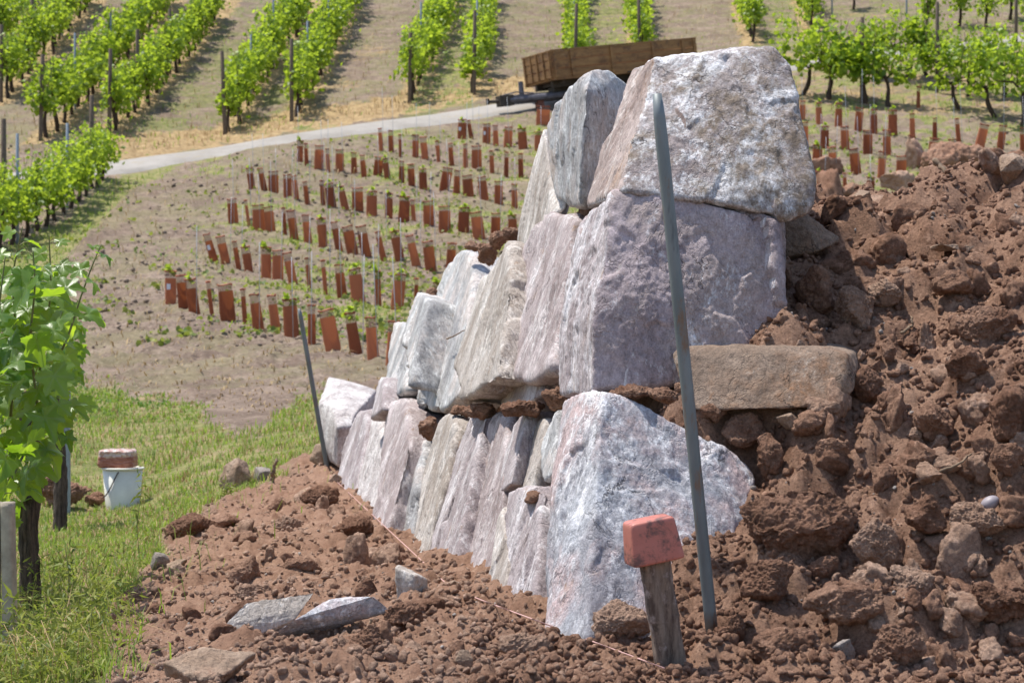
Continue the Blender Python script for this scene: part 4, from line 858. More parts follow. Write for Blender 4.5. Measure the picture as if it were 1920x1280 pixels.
TUBES = {
"front row": "320,505,568,21,320t 339,514,577,19,344 356,518,585,21,365 390,526,594,8,398 421,534,603,27,428 455,541,609,9,460 476,550,619,18,485 508,554,626,16,518 541,561,633,27,547 584,571,648,14,585 610,580,658,28,625 655,585,664,20,668 694,597,676,19,700 738,599,682,20,735",
"second row": "386,440,494,13,402t 412,443,496,17,424 439,451,506,9,448 459,461,512,17,467 499,461,521,19,499 520,467,525,20,521 537,474,536,17,550 575,481,544,8,581 605,485,551,8,611 635,495,559,16,642 663,505,570,24,673 707,507,577,12,709 751,516,584,23,744 781,523,582,8,780 820,529,588,15,820",
"third row": "434,373,420,18,438 460,376,426,6,467 483,383,433,22,486 502,386,436,18,508 531,390,442,7,535 545,394,449,16,552 572,402,456,13,578 602,410,466,17,606 625,414,469,12,636 650,422,476,20,662 676,423,481,19,687 707,431,489,10,720 739,436,493,18,750 767,441,501,14,781 801,452,512,20,809 848,457,515,17,843",
"fourth row": "467,312,353,13,473 487,316,360,10,496 512,322,362,18,513 538,326,370,16,540 551,331,377,9,556 571,338,382,8,577 603,338,386,8,606 616,346,391,17,622 637,349,395,14,648 670,354,397,20,671 697,358,406,19,697 729,363,410,15,729 759,367,417,20,757 773,373,415,8,776 803,377,425,20,805 833,386,437,21,834 870,389,436,20,869 892,395,448,22,899 930,402,446,17,929 960,406,450,16,962",
"fifth row": "563,263,304,12,562 573,269,312,7,575 599,273,317,17,598 613,277,322,7,616 637,280,323,15,637 663,286,326,10,664 679,290,332,9,683 711,294,330,16,708 721,299,338,12,727 753,303,344,9,753 770,310,351,13,772 792,316,356,14,794 840,316,359,18,833 858,321,365,11,856 875,330,371,19,879 902,332,376,16,908 935,339,383,15,935 964,345,392,10,965",
"sixth row": "712,239,283,7,715 732,246,287,9,734 750,251,294,6,751 779,253,296,12,779 793,257,300,13,797 819,263,304,7,823 844,266,309,8,847 872,269,315,8,873 893,274,319,18,894 921,281,324,8,923 950,283,331,8,949 976,286,333,9,977",
"rear row left of boulders": "867,222,260,16,866t 878,226,262,7,884 913,231,269,14,912t 929,233,272,9,930 954,237,276,15,952 978,240,280,16,981 1010,247,283,15,1010 1019,200,236,25,1018",
"rear row right of boulders": "1505,189,226,11,1504 1535,191,233,12,1536 1573,195,239,12,1572 1613,201,246,15,1609 1638,203,250,14,1638 1674,209,257,17,1674 1710,215,262,9,1711 1753,221,264,8,1753 1794,222,271,8,1798 1847,231,279,17,1836 1881,233,280,14,1875 1918,238,284,12,1918",
"second rear row right of boulders": "1507,229,273,16,1507 1546,234,277,16,1546 1583,239,284,15,1585 1627,244,290,17,1627 1663,245,294,15,1663 1709,252,300,12,1706 1752,257,302,18,1747 1787,261,306,17,1787",
"third rear row right of boulders": "1533,272,318,18,1531 1558,275,326,15,1564 1600,278,328,18,1606 1656,285,336,15,1652 1690,292,338,18,1690",
"frontmost row right of boulders": "1536,319,360,14,1540 1584,325,362,7,1584 1633,332,370,15,1630"}
ORD = "first second third fourth fifth sixth seventh eighth ninth tenth eleventh twelfth thirteenth fourteenth fifteenth sixteenth seventeenth eighteenth nineteenth twentieth twenty-first twenty-second twenty-third twenty-fourth twenty-fifth".split()
wv, wf = tube([(0, 0, -.1), (0, 0, .5), (0, 0, 1)], .0045, 5); WIRE = mk_mesh("wire_stake", wv, wf); WIRE.materials.append(M['wire'])
r = np.random.default_rng(31); hs = []
for row, txt in TUBES.items():
    for i, e in enumerate(txt.split()):
        tg_ = e.endswith('t'); x1, y1, y2, w, x2 = [float(k) for k in e.rstrip('t').split(',')]
        p = hit(x2, y2, False); D = p[1]; h = (y2 - y1) * D / F; wr = w * D / F / h; hs.append(h); p[2] = Zsurf(p[0], D)[0] if not (p[0] > .3 and D < 12) else p[2]
        k = min(range(len(WV)), key=lambda q: abs(WV[q][0] - wr) + (.02 * r.random()))
        o = empty("vine_guard", p, (r.uniform(-.05, .05), math.atan2((x1 - x2), (y2 - y1)), r.uniform(-.25, .25)))
        o.scale = (h * wr / WV[k][0], h, h)
        size = "narrow" if w < 10 else ("wide" if w > 17 else "")
        tag(o, f"{size} rust-brown guard sleeve {'with white tag ' if tg_ else ''}, {ORD[i]} from left in the {row}".replace("  ", " ").replace(" ,", ",").strip(), "vine guard", "rust-brown guard sleeves round the young vines")
        for me_, nm in zip(SM[k], ("sleeve", "net_top", "rim")): add(nm, me_, None, o)
        if w > 10 and r.random() < .33: add('young_shoot', SH[r.integers(3)], None, o)
        if tg_: q = add("paper_tag", tagm, None, o); q.location = (-WV[k][0] * .2, -WV[k][0] * .3 - .01, .5)
        if r.random() < .62:
            wo = add("wire_stake", WIRE, None, None, p + [r.uniform(-.03, .06) + w * D / F * .2, -.09, 0]); wo.scale = (1, 1, h * r.uniform(2.0, 2.7)); wo.rotation_euler = (r.uniform(-.03, .03), r.uniform(-.05, .03), 0)
            tag(wo, f"grey wire stake beside the {ORD[i]} sleeve in the {row}", "wire stake", "thin wire stakes beside the guard sleeves")

p = hit(1722, 205, False); o = empty("vine_guard", p); o.scale = (.5, .6, .62)
for me_, nm in zip(SM[1], ("sleeve", "net_top", "rim")): add(nm, me_, None, o)
tag(o, "lone faded guard sleeve standing in dry grass under the grown vines at right", "vine guard", "rust-brown guard sleeves round the young vines")

# ================================================================ grown vines on the slope
def leaves_mesh(P, S, up, rr, shape=None, tint=None, fold=.25):
    """leaf faces at points P, size S, turned every way but mostly face up"""
    n = len(P); nz = rr.normal(size=(n, 3)) * .75 + up; nz /= np.linalg.norm(nz, axis=1)[:, None]
    ax = rr.normal(size=(n, 3)); ax -= nz * (ax * nz).sum(1)[:, None]; ax /= np.linalg.norm(ax, axis=1)[:, None]; bx = np.cross(nz, ax)
    if shape is None: shape = (np.array([(0, -.45, 0), (.42, -.30, .10), (.5, .18, .12), (.12, .30, .0), (0, .58, -.10), (-.12, .30, 0), (-.5, .18, .12), (-.42, -.30, .10)]), [[0, 1, 2, 3], [0, 3, 4, 5], [0, 5, 6, 7]])
    sv, sf = shape; k = len(sv)
    V = P[:, None] + S[:, None, None] * (sv[None, :, :1] * ax[:, None] + sv[None, :, 1:2] * bx[:, None] + sv[None, :, 2:] * nz[:, None] * rr.uniform(.2, 2, (n, 1, 1)))
    Fq = (np.array(sf)[None] + (np.arange(n) * k)[:, None, None]).reshape(-1, len(sf[0]))
    if tint is None: tint = rr.random(n)
    return V.reshape(-1, 3), Fq, np.repeat(tint, k)
def vine_variant(seed, h0=.45, h1=1.62, ln=1.2, th=.66, nl=380, ls=.125):
    r = np.random.default_rng(seed); cl = []
    nsh = 13                                            # shoots rising from a bent cane
    for s in range(nsh):
        x0 = r.uniform(-.5, .5) * ln; top = r.uniform(.55, 1.0) * (h1 - h0); y0 = r.normal() * .08
        t_ = r.random(nl // nsh) ** .8; px = x0 + r.normal() * .10 * t_ + r.normal(size=len(t_)) * .10; py = y0 + r.normal() * .14 * t_ + r.normal(size=len(t_)) * th * .24 * (1.1 - .6 * t_)
        cl.append(np.stack([px, py, h0 + .05 + t_ * top + r.normal(size=len(t_)) * .05 - np.abs(py) * .12], -1))
    P = np.vstack(cl); S = ls * r.uniform(.6, 1.25, len(P)) * (1.1 - .35 * (P[:, 2] - h0) / (h1 - h0))
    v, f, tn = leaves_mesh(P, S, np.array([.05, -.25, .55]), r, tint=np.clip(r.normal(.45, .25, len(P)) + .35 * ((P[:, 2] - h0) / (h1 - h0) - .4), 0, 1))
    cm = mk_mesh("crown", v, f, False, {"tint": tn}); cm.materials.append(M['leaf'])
    b = MB(); lean = r.uniform(-.15, .15); z = np.linspace(-.08, h0 + .2, 9); x = lean * (z / h0) + .03 * np.sin(z * 9 + seed)
    b.tube(np.stack([x, .025 * np.cos(z * 7 + seed), z], -1), np.linspace(.048, .03, 9) * (1 + .25 * r.random(9)), 7)
    for sgn in (-1, 1): b.tube([(x[-2], 0, z[-2]), (x[-1] + sgn * .2, 0, z[-1] + .08), (x[-1] + sgn * ln * .42, .02, z[-1] + .1)], [.026, .018, .012], 6)
    for s in range(5): xx = r.uniform(-.45, .45) * ln; b.tube([(xx, 0, h0 + .25), (xx + r.normal() * .05, r.normal() * .06, h0 + .7), (xx + r.normal() * .1, r.normal() * .1, h1 - .1)], [.009, .007, .004], 5)
    tm = b.mesh("trunk", True); tm.materials.append(M['bark']); return cm, tm
VV = [vine_variant(500 + i, h1=[1.62, 1.8, 1.5, 1.7, 1.55, 1.85, 1.65, 1.45][i], nl=[380, 330, 400, 300, 420, 340, 360, 300][i]) for i in range(8)]
r = np.random.default_rng(77)
def put_vine(p, rz, sc, label, group):
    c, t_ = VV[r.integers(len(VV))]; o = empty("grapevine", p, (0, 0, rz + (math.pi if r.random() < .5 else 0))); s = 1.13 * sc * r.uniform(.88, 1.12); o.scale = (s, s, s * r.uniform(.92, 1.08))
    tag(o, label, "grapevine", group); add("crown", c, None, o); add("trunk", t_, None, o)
def postmesh(h, rad, mat, n=9): v, f = tube([(0, 0, -.2), (0, 0, h * .5), (0, 0, h)], [rad, rad * .97, rad * .9], n); me_ = mk_mesh("vine_post", v, f); me_.materials.append(M[mat]); return me_
PW = postmesh(1, .055, 'post'); PS = postmesh(1, .032, 'steel', 6)
def put_post(p, h, label, steel=False, lean=0): 
    o = add("vine_post", PS if steel else PW, None, None, p); o.scale = (1, 1, h); o.rotation_euler = (r.uniform(-.03, .03), lean, 0)
    tag(o, label, "post", "posts in the grown vine rows")
NAMES = [f"{a} vine row from left" for a in "first second third fourth fifth sixth seventh eighth ninth tenth eleventh twelfth".split()]
SPC = [1.25, 1.2, 1.15, 1.15, 1.2, 1.25, 1.45, 1.8, 1.6, 1.6, 1.6, 1.6]
for k, (a, b) in enumerate(ROWP):
    d = (b - a)[:2]; L_ = np.linalg.norm(d); d = d / L_; n = int((L_ + 2.0) / SPC[k]); rz = math.atan2(d[1], d[0]); off = .45
    for i in range(n):
        q = a[:2] + d * (off + i * SPC[k]) + r.normal(size=2) * .06; p = np.array([*q, Zsurf(q[0], q[1])[0]])
        put_vine(p, rz, .98 if k not in (7,) else 1.0, f"leafy green grapevine, {ORD[i]} up the slope in the {NAMES[k]}", "grown grapevines on the slope")
        if i % 5 == 3:
            q2 = q + d * .6; put_post(np.array([*q2, Zsurf(q2[0], q2[1])[0]]), r.uniform(1.95, 2.25), f"grey post after the {ORD[i]} vine of the {NAMES[k]}", r.random() < .6)
    if k in (1, 2, 3, 4, 5, 6, 7, 8, 9): put_post(np.array([*a[:2], Zsurf(a[0], a[1])[0]]), {6: 1.95, 7: 2.35}.get(k, 2.2), f"dark wooden end post at the lower end of the {NAMES[k]}", False, r.uniform(-.06, .03))
# the short row at the left, below the track
LR = [(193,341),(184,352),(172,358),(160,368),(148,380),(134,391),(117,402),(104,414),(88,424),(70,434),(48,446),(25,458),(2,468),(-25,480)]
for i, (px, py) in enumerate(LR):
    p = gpt(px, py); put_vine(p, 2.3, .76 + .006 * i, f"leafy green grapevine, {ORD[i]} from the track in the short row at the left edge", "grapevines in the short left row")
for px, py, h, s in ((126,395,1.75,True),(33,455,2.0,True),(8,430,2.1,False),(172,340,1.9,False)): put_post(gpt(px, py), h, f"{'blue-grey metal' if s else 'grey wooden'} post in the short left row near its {'upper' if px > 100 else 'lower'} end", s)
# grown vines right of the top boulder, below and beside the track
RB = [(1507,180,1.0,"first"),(1557,187,1.0,"second"),(1620,196,1.02,"third"),(1668,202,.9,"fourth"),(1797,207,1.0,"fifth"),(1862,221,1.0,"sixth"),(1917,238,1.1,"seventh")]
for px, py, s, o_ in RB: put_vine(gpt(px, py), r.uniform(-.3, .3), s * 1.15, f"green grapevine, {o_} from the left in the row right of the boulder", "grapevines right of the top boulder")
RC = [(1700,150,"first"),(1735,146,"second"),(1760,166,"third"),(1815,182,"fourth"),(1882,184,"fifth"),(1650,150,"sixth")]
for px, py, o_ in sorted(RC): put_vine(gpt(px, py), r.uniform(-.5, .5), 1.0, f"green grapevine in the second row right of the top boulder, {ORD[sorted(RC).index((px, py, o_))]} from the left", "grapevines right of the top boulder")
RD = [(1740,62),(1800,52),(1850,58),(1895,40),(1930,55),(1600,20),(1640,-5)]
for i, (px, py) in enumerate(sorted(RD)): put_vine(gpt(px, py), 1.3, 1.0, f"green grapevine above the track at the upper right corner, {ORD[i]} from the left", "grapevines at the upper right")
for px, py, h, s in ((1616,195,2.3,False),(1757,176,2.5,False),(1700,60,1.9,True),(1905,90,2.0,False),(1560,28,2.0,True)): put_post(gpt(px, py), h, {1616: "dark wooden post among the vines just right of the top boulder", 1757: "second dark wooden post right of the top boulder", 1700: "grey metal post above the track near the upper right corner", 1905: "dark wooden post at the right edge near the track", 1560: "grey metal post at the top edge above the top boulder's right side"}[px], s)

# ================================================================ the trailer on the track
m, t, bs = nt("rusty_brown_boards"); vc = coords(t, 0, (.35, .35, 2.2))
c = mix(t, ramp(t, noise(t, vc, 5, 8, .7), .38, .62), (.19, .092, .032), (.33, .175, .065)); c = mix(t, ramp(t, noise(t, coords(t), 4, 8, .75), .53, .66), c, (.09, .04, .025)); c = mix(t, ramp(t, noise(t, vc, 16, 6, .7), .58, .7), c, (.36, .24, .12))
t.links.new(c, bs.inputs["Base Color"]); bs.inputs["Roughness"].default_value = .75; bump(t, bs, noise(t, vc, 20, 5, .6), .3, .01); M['boards'] = m
M['rustred'] = plain('red_rusty_steel', (.19, .075, .055), .75, .1, .4, 12, .3); M['bluesteel'] = plain('worn_blue_steel', (.13, .125, .15), .7, .2, .5, 9, .3)
TL, TW, TH, TF = 4.4, 1.7, .70, .86
fd = np.array([-math.cos(R(26)), -math.sin(R(26))]); Pc = P3(1040, 146, 52)      # lower near front corner of the box
tr = empty("trailer"); tr.rotation_euler = (0, R(8.0), math.atan2(fd[1], fd[0]))
bpy.context.view_layer.update(); mw = tr.rotation_euler.to_matrix()
tr.location = Vector(Pc) - mw @ Vector((TL / 2, TW / 2, TF)); tag(tr, "old flatbed farm trailer with rusty brown plank sides parked on the track", "trailer")
def side(y, nm):
    b = MB(); hb_ = TH / 3
    for i in range(3): b.box((0, y, TF + hb_ * (i + .5)), (TL, .045, hb_ - .03))
    b.box((0, y, TF + TH + .012), (TL + .04, .07, .04)); b.box((0, y, TF - .03), (TL + .02, .06, .07))
    for x in (-TL / 2 + .06, -TL / 2 + .42, -TL * .19, TL * .10, TL / 2 - .55, TL / 2 - .06): b.box((x, y + math.copysign(.035, y), TF + TH / 2), (.08, .07, TH))
    return b.build(nm, M['boards'], tr)
side(TW / 2, "side_panel"); side(-TW / 2, "side_panel")
def endp(x, nm):
    b = MB(); hb_ = TH / 3
    for i in range(3): b.box((x, 0, TF + hb_ * (i + .5)), (.045, TW - .05, hb_ - .03))
    b.box((x, 0, TF + TH + .010), (.06, TW - .08, .035))
    for y in np.linspace(-TW / 2 + .12, TW / 2 - .12, 5): b.box((x + math.copysign(.035, x), y, TF + TH / 2), (.04, .055, TH))
    return b.build(nm, M['boards'], tr)
endp(TL / 2, "front_panel"); endp(-TL / 2, "tailboard")
MB().box((0, 0, TF - .02), (TL - .08, TW - .08, .05)).build("bed", M['boards'], tr)
b = MB()
for y in (-.45, .45): b.box((0, y, TF - .14), (TL - .2, .09, .17))
for x in np.linspace(-1.9, 1.9, 6): b.box((x, 0, TF - .12), (.07, TW - .15, .08))
b.box((.9, .48, TF - .34), (.7, .3, .28)); b.box((1.45, 0, TF - .30), (.9, .35, .22)); b.box((-.5, 0, TF - .4), (.12, 1.5, .12)); b.box((-1.35, 0, TF - .4), (.12, 1.5, .12)); b.build("chassis", M['dark'], tr)
b = MB(); zt = TF - .42
b.tube([(TL / 2 - .9, .32, zt), (TL / 2 + 1.0, .06, zt)], .085, 8); b.tube([(TL / 2 - .9, -.32, zt), (TL / 2 + 1.0, -.06, zt)], .085, 8); b.box((TL / 2 + .1, 0, zt), (1.6, .2, .24)); db = b.build("drawbar", M['bluesteel'], tr)
b = MB(); b.box((TL / 2 + 1.1, 0, zt), (.4, .26, .28)); b.tube([(TL / 2 + 1.2, 0, zt), (TL / 2 + 1.62, 0, zt + .02)], .045, 8); b.tube([(TL / 2 + 1.6, 0, zt - .05), (TL / 2 + 1.6, 0, zt + .1)], .05, 8); b.build("hitch", M['dark'], tr)
b = MB(); b.tube([(TL / 2 + .62, .05, zt), (TL / 2 + .60, .05, zt + .46)], .07, 8); b.tube([(TL / 2 + 1.3, 0, zt + .12), (TL / 2 + .8, .1, zt + .2), (TL / 2 + .3, .15, zt + .12)], .018, 6); b.build("brake_lever", M['bluesteel'], tr)
b = MB(); b.box((TL / 2 + .12, .05, zt - .36), (.18, .18, .80)); b.box((TL / 2 + .12, .05, zt - .76), (.28, .24, .05)); b.build("jack_leg", M['rustred'], tr)
for x in (-.5, -1.35):
    for y in (-.74, .74):
        wo = MB().lathe([(.20, -.09), (.34, -.10), (.39, -.06), (.40, 0), (.39, .06), (.34, .10), (.20, .09)], (x, y, .39), 28, 'y').build("wheel", M['black'], tr, True)
        MB().lathe([(.0, -.03), (.1, -.05), (.2, -.08), (.21, .0), (.2, .08), (.1, .05), (0, .03)], (x, y, .39), 24, 'y').build("rim", M['rustred'], wo, True)
b = MB()
for y in (-.78, .78): b.box((-.92, y, .86 - .035), (1.9, .26, .03))
b.build("mudguard", M['dark'], tr)
# ================================================================ the near vine at the left edge
def lobed():
    th = np.linspace(-math.pi / 2, 1.5 * math.pi, 49)[:-1]; key = np.array([-90, -72, -25, 8, 35, 62, 90, 118, 145, 172, 205, 252, 270]); rad = np.array([.06, .36, .52, .33, .60, .36, .70, .36, .60, .33, .52, .36, .06])
    rr_ = np.interp(np.degrees(th), key, rad) * (1 + .055 * np.sign(np.sin(th * 19 + .4)))
    o = np.stack([rr_ * np.cos(th), rr_ * np.sin(th)], -1); ring = [o * .33, o * .68, o]; v = [np.zeros((1, 2))] + ring; v = np.vstack(v); d = np.hypot(v[:, 0], v[:, 1]); a = np.arctan2(v[:, 1], v[:, 0])
    z = -.42 * d ** 2 + .05 * np.cos(a * 5 - math.pi / 2 * 5 + math.pi) * d * 2 + .10 * np.abs(v[:, 0]) + .03 * np.sin(a * 7) * d
    n = 48; j = np.arange(n); j2 = (j + 1) % n
    return np.column_stack([v, z]), np.stack([np.zeros(n, int), 1 + j, 1 + j2], -1), np.vstack([np.stack([1 + k * n + j, 1 + (k + 1) * n + j, 1 + (k + 1) * n + j2, 1 + k * n + j2], -1) for k in (0, 1)])
LV, LT, LQ = lobed()
m, t, bs = nt('near_vine_leaf_veined'); a = attr(t, "tint"); vn = attr(t, "vein"); v_ = world_pos(t)
c = mix(t, a, (.03, .095, .012), (.15, .25, .04)); c = mix(t, ramp(t, noise(t, v_, 30, 4, .6), .4, .7), c, (.11, .20, .04)); c = mix(t, math_(t, 'MULTIPLY', vn, .55), c, (.24, .32, .12))
c2 = mix(t, a, (.28, .48, .02), (.56, .76, .04)); c2 = mix(t, math_(t, 'MULTIPLY', vn, .5), c2, (.16, .28, .03))
t.links.new(c, bs.inputs["Base Color"]); bs.inputs["Roughness"].default_value = .36; bump(t, bs, noise(t, v_, 130, 4, .6), .35, .002)
T = N(t, "ShaderNodeBsdfTranslucent"); t.links.new(c2, T.inputs[0]); mx = N(t, "ShaderNodeMixShader"); mx.inputs[0].default_value = .48
t.links.new(bs.outputs[0], mx.inputs[1]); t.links.new(T.outputs[0], mx.inputs[2]); t.links.new(mx.outputs[0], t.nodes["Material Output"].inputs[0]); M['leafnear'] = m
_ang = np.degrees(np.arctan2(LV[:, 1], LV[:, 0])); _vein = np.zeros(len(LV))
for k in (90, 35, 145, -25, -155): dlt = np.abs((_ang - k + 180) % 360 - 180); _vein = np.maximum(_vein, np.clip(1 - dlt / 7.5, 0, 1))
_vein[0] = 1
def near_leaves(Pt, S, nz, tip, tint, rr):
    nz = nz / np.linalg.norm(nz, axis=1)[:, None]; by = tip - nz * (tip * nz).sum(1)[:, None]; by /= np.linalg.norm(by, axis=1)[:, None] + 1e-9; bx = np.cross(by, nz)
    cur = rr.uniform(.2, 1.7, len(Pt))[:, None, None]; sk = rr.uniform(.85, 1.1, len(Pt))[:, None, None]; fo = rr.uniform(-.1, .35, len(Pt))[:, None, None]
    zz = LV[None, :, 2:] * cur + fo * np.abs(LV[None, :, :1])
    V = Pt[:, None] + S[:, None, None] * (LV[None, :, :1] * sk * bx[:, None] + (LV[None, :, 1:2] + .08) * by[:, None] + zz * nz[:, None])
    off = (np.arange(len(Pt)) * len(LV))[:, None, None]
    return V.reshape(-1, 3), [(LT[None] + off).reshape(-1, 3), (LQ[None] + off).reshape(-1, 4)], {"tint": np.repeat(tint, len(LV)), "vein": np.tile(_vein, len(Pt))}
def inpoly(poly, n, rr):
    poly = np.array(poly, float); lo, hi = poly.min(0), poly.max(0); out = []
    while len(out) < n:
        q = rr.uniform(lo, hi); 
        if poly_sd(q[:1], q[1:], poly)[0] > 0: out.append(q)
    return np.array(out)
def near_vine(name_label, base, trunk, shoots, poly, nl, D0, D1_, smin, smax, seed, rad=.034):
    rr = np.random.default_rng(seed); o = empty("grapevine", base); tag(o, name_label, "grapevine"); B0 = np.array(base)
    tp = np.array(trunk); tt = np.linspace(0, len(tp) - 1, 60); c = np.stack([np.interp(tt, np.arange(len(tp)), tp[:, k]) for k in range(3)], -1)
    for _ in range(20): c[1:-1] = (c[:-2] + 2 * c[1:-1] + c[2:]) / 4
    v, f = tube(c, np.linspace(rad * 1.15, rad * .85, 60), 28); nn = v - np.repeat(c, 28, 0); nn /= np.linalg.norm(nn, axis=1)[:, None]
    g = np.stack([nn[:, 0] * 3.5, nn[:, 1] * 3.5, v[:, 2] * 5 + nn[:, 0]], -1); v = v + nn * (.007 * ridged(g * 1.6, 3) + .006 * fbm(v * 18, 3) + .003 * ridged(g * 5, 2))[:, None]
    add("trunk", mk_mesh("trunk", v - B0, f), M['barkn'], o)
    b = MB(); Pt = []; S = []; NZ = []; TP = []; pet = MB()
    for sh in shoots:
        sp = np.array([P3(*q) for q in sh]); tt = np.linspace(0, len(sp) - 1, 40); c = np.stack([np.interp(tt, np.arange(len(sp)), sp[:, k]) for k in range(3)], -1)
        for _ in range(8): c[1:-1] = (c[:-2] + 2 * c[1:-1] + c[2:]) / 4
        b.tube(c - B0, np.linspace(.0052, .0018, 40), 7); ln = np.linalg.norm(np.diff(c, axis=0), axis=1).sum(); k = max(3, int(ln / .055))
        for i in range(k):
            q = c[int((i + .6) / k * 39)]; fr = i / k; sgn = 1 if i % 2 else -1; d = np.array([sgn * rr.uniform(.4, 1), rr.normal() * .6, rr.uniform(.1, .6)]); d /= np.linalg.norm(d); e = q + d * .07 * (1.1 - .6 * fr)
            pet.tube([q - B0, (q + e) / 2 - B0 + [0, 0, .006], e - B0], .0014, 4); Pt.append(e); S.append(smax * (1.0 - .72 * fr ** 2) * rr.uniform(.8, 1.05)); NZ.append([d[0] * .3 + rr.normal() * .3, -.55 + rr.normal() * .4, .7]); TP.append(d * [1, 1, .2] - [0, 0, .5])
        for kk in range(2):                                    # tendrils
            q = c[rr.integers(22, 38)]; tt2 = np.linspace(0, 1, 14); dx = rr.choice([-1, 1]); pet.tube(np.stack([q[0] + dx * .09 * tt2, q[1] + .02 * np.sin(tt2 * 9), q[2] + .03 * tt2 + .018 * np.sin(tt2 * 8)], -1) - B0, np.linspace(.0011, .0005, 14), 4)
    q = inpoly(poly, nl, rr); Dd = rr.uniform(D0, D1_, nl); e = np.stack([(q[:, 0] - 960) / F * Dd, Dd, (640 - q[:, 1]) / F * Dd], -1)
    nz = np.stack([rr.normal(0, .45, nl), -.5 + rr.normal(0, .5, nl), .55 + rr.normal(0, .35, nl)], -1); tp_ = np.stack([rr.normal(0, .7, nl), -.3 + rr.normal(0, .4, nl), -.75 + rr.normal(0, .3, nl)], -1)
    for i in range(0, nl, 2): pet.tube([e[i] - B0 + [rr.normal() * .02, .05, .02], e[i] - B0 + [0, .02, .02], e[i] - B0], .0015, 4)
    Pt = np.vstack([np.array(Pt).reshape(-1, 3), e]); S = np.concatenate([S, rr.uniform(smin, smax, nl)]); NZ = np.vstack([np.array(NZ).reshape(-1, 3), nz]); TP = np.vstack([np.array(TP).reshape(-1, 3), tp_])
    v, f, at = near_leaves(Pt - B0, S, NZ, TP, np.clip(rr.normal(.5, .36, len(S)), 0, 1), rr); add("foliage", mk_mesh("foliage", v, f, True, at), M['leafnear'], o)
    b.build("canes", M['cane'], o, True); pet.build("leaf_stalks", M['petiole'], o, True)["kind"] = "stuff"; return o
M['cane'] = plain('green_cane', (.16, .17, .06), .6, 0, .35, 30, .2); M['petiole'] = plain('leaf_stalk', (.26, .27, .09), .55, 0, .2, 30, 0)
m, t, bs = nt("shaggy_vine_bark"); vc = coords(t, 0, (1, 1, .12)); c = mix(t, ramp(t, noise(t, vc, 90, 6, .65), .38, .62), (.032, .022, .017), (.135, .095, .072)); t.links.new(c, bs.inputs["Base Color"]); bs.inputs["Roughness"].default_value = .95; bump(t, bs, noise(t, vc, 110, 6, .7), 1, .008); M['barkn'] = m
nb = gpt(58, 1138); nD = nb[1]
near_vine("large leafy grapevine with dark shaggy trunk beside the pale split post", nb,
  [nb - [0, 0, .08], P3(56, 1060, nD), P3(52, 980, nD), P3(66, 900, nD + .02), P3(64, 820, nD + .05), P3(40, 740, nD + .1)],
  [[(60,760,nD),(85,640,nD-.2),(96,540,nD-.3),(92,440,nD-.35)],[(20,780,nD-.2),(30,620,nD-.3),(22,520,nD-.35),(42,425,nD-.4)],[(80,720,nD+.2),(125,640,nD+.1),(150,560,nD+.1),(172,500,nD+.1),(190,458,nD+.1)],
   [(-10,760,nD-.3),(-5,600,nD-.5),(10,480,nD-.5)],[(70,760,nD-.3),(55,640,nD-.4),(66,540,nD-.45),(62,470,nD-.45)],[(60,820,nD-.2),(20,900,nD-.5),(4,960,nD-.6)],[(62,800,nD-.1),(100,760,nD-.3),(112,830,nD-.35)]],
  [(-90,520),(20,520),(60,510),(108,520),(118,590),(132,640),(120,700),(112,770),(98,850),(70,890),(45,950),(0,990),(-90,1000)], 140, nD - .75, nD + .4, .085, .135, 801, .025)
Dn = 8.9; n2 = gpt(112, 1000); Dn = n2[1]
near_vine("smaller darker grapevine standing behind the large leafy vine, beside the metal post", n2,
  [n2 - [0, 0, .08], P3(114, 900, Dn), P3(108, 800, Dn), P3(112, 720, Dn)], [[(110,740,Dn),(125,650,Dn),(130,560,Dn)],[(112,740,Dn),(95,640,Dn),(90,560,Dn)],[(118,740,Dn),(138,760,Dn),(140,790,Dn)]],
  [(70,560),(140,575),(150,640),(140,715),(110,745),(70,740)], 90, Dn - .4, Dn + .4, .08, .12, 802, .028)
M['split'] = plain('split_pale_wood', (.40, .345, .27), .85, 0, .4, 16, .5, .15)
pb = gpt(2, 1228); Dp = pb[1]
ps = empty("split_post", pb); tag(ps, "pale weathered wooden post split down its length at the left edge", "post")
for dx, w in ((-.020, .036), (.021, .034)):
    z = np.linspace(-.1, .41, 40); o8 = oval(w, .06, 14, .5); v = np.array([[x + dx + .004 * math.sin(zz_ * 5 + dx * 90), y, zz_] for zz_ in z for x, y in o8]); v[:, :2] += .0025 * np.stack([fbm(v * [40, 40, 5], 3), fbm(v * [40, 40, 5] + 7, 3)], -1)
    ii = np.arange(39)[:, None] * 14; jj = np.arange(14)[None]; add("half", mk_mesh("half", v, [np.stack([ii + jj, ii + (jj + 1) % 14, ii + 14 + (jj + 1) % 14, ii + 14 + jj], -1).reshape(-1, 4), (np.arange(14) + 39 * 14)[None]]), M['split'], ps)
mp = gpt(124, 960); b = MB(); b.box((0, 0, .55), (.045, .004, 1.3)); b.box((-.02, .012, .55), (.004, .025, 1.3)); b.box((.02, .012, .55), (.004, .025, 1.3)); o = b.build("metal_post", M['steel'], None, False, mp); tag(o, "blue-grey metal profile post standing behind the near vine's trunk", "post")

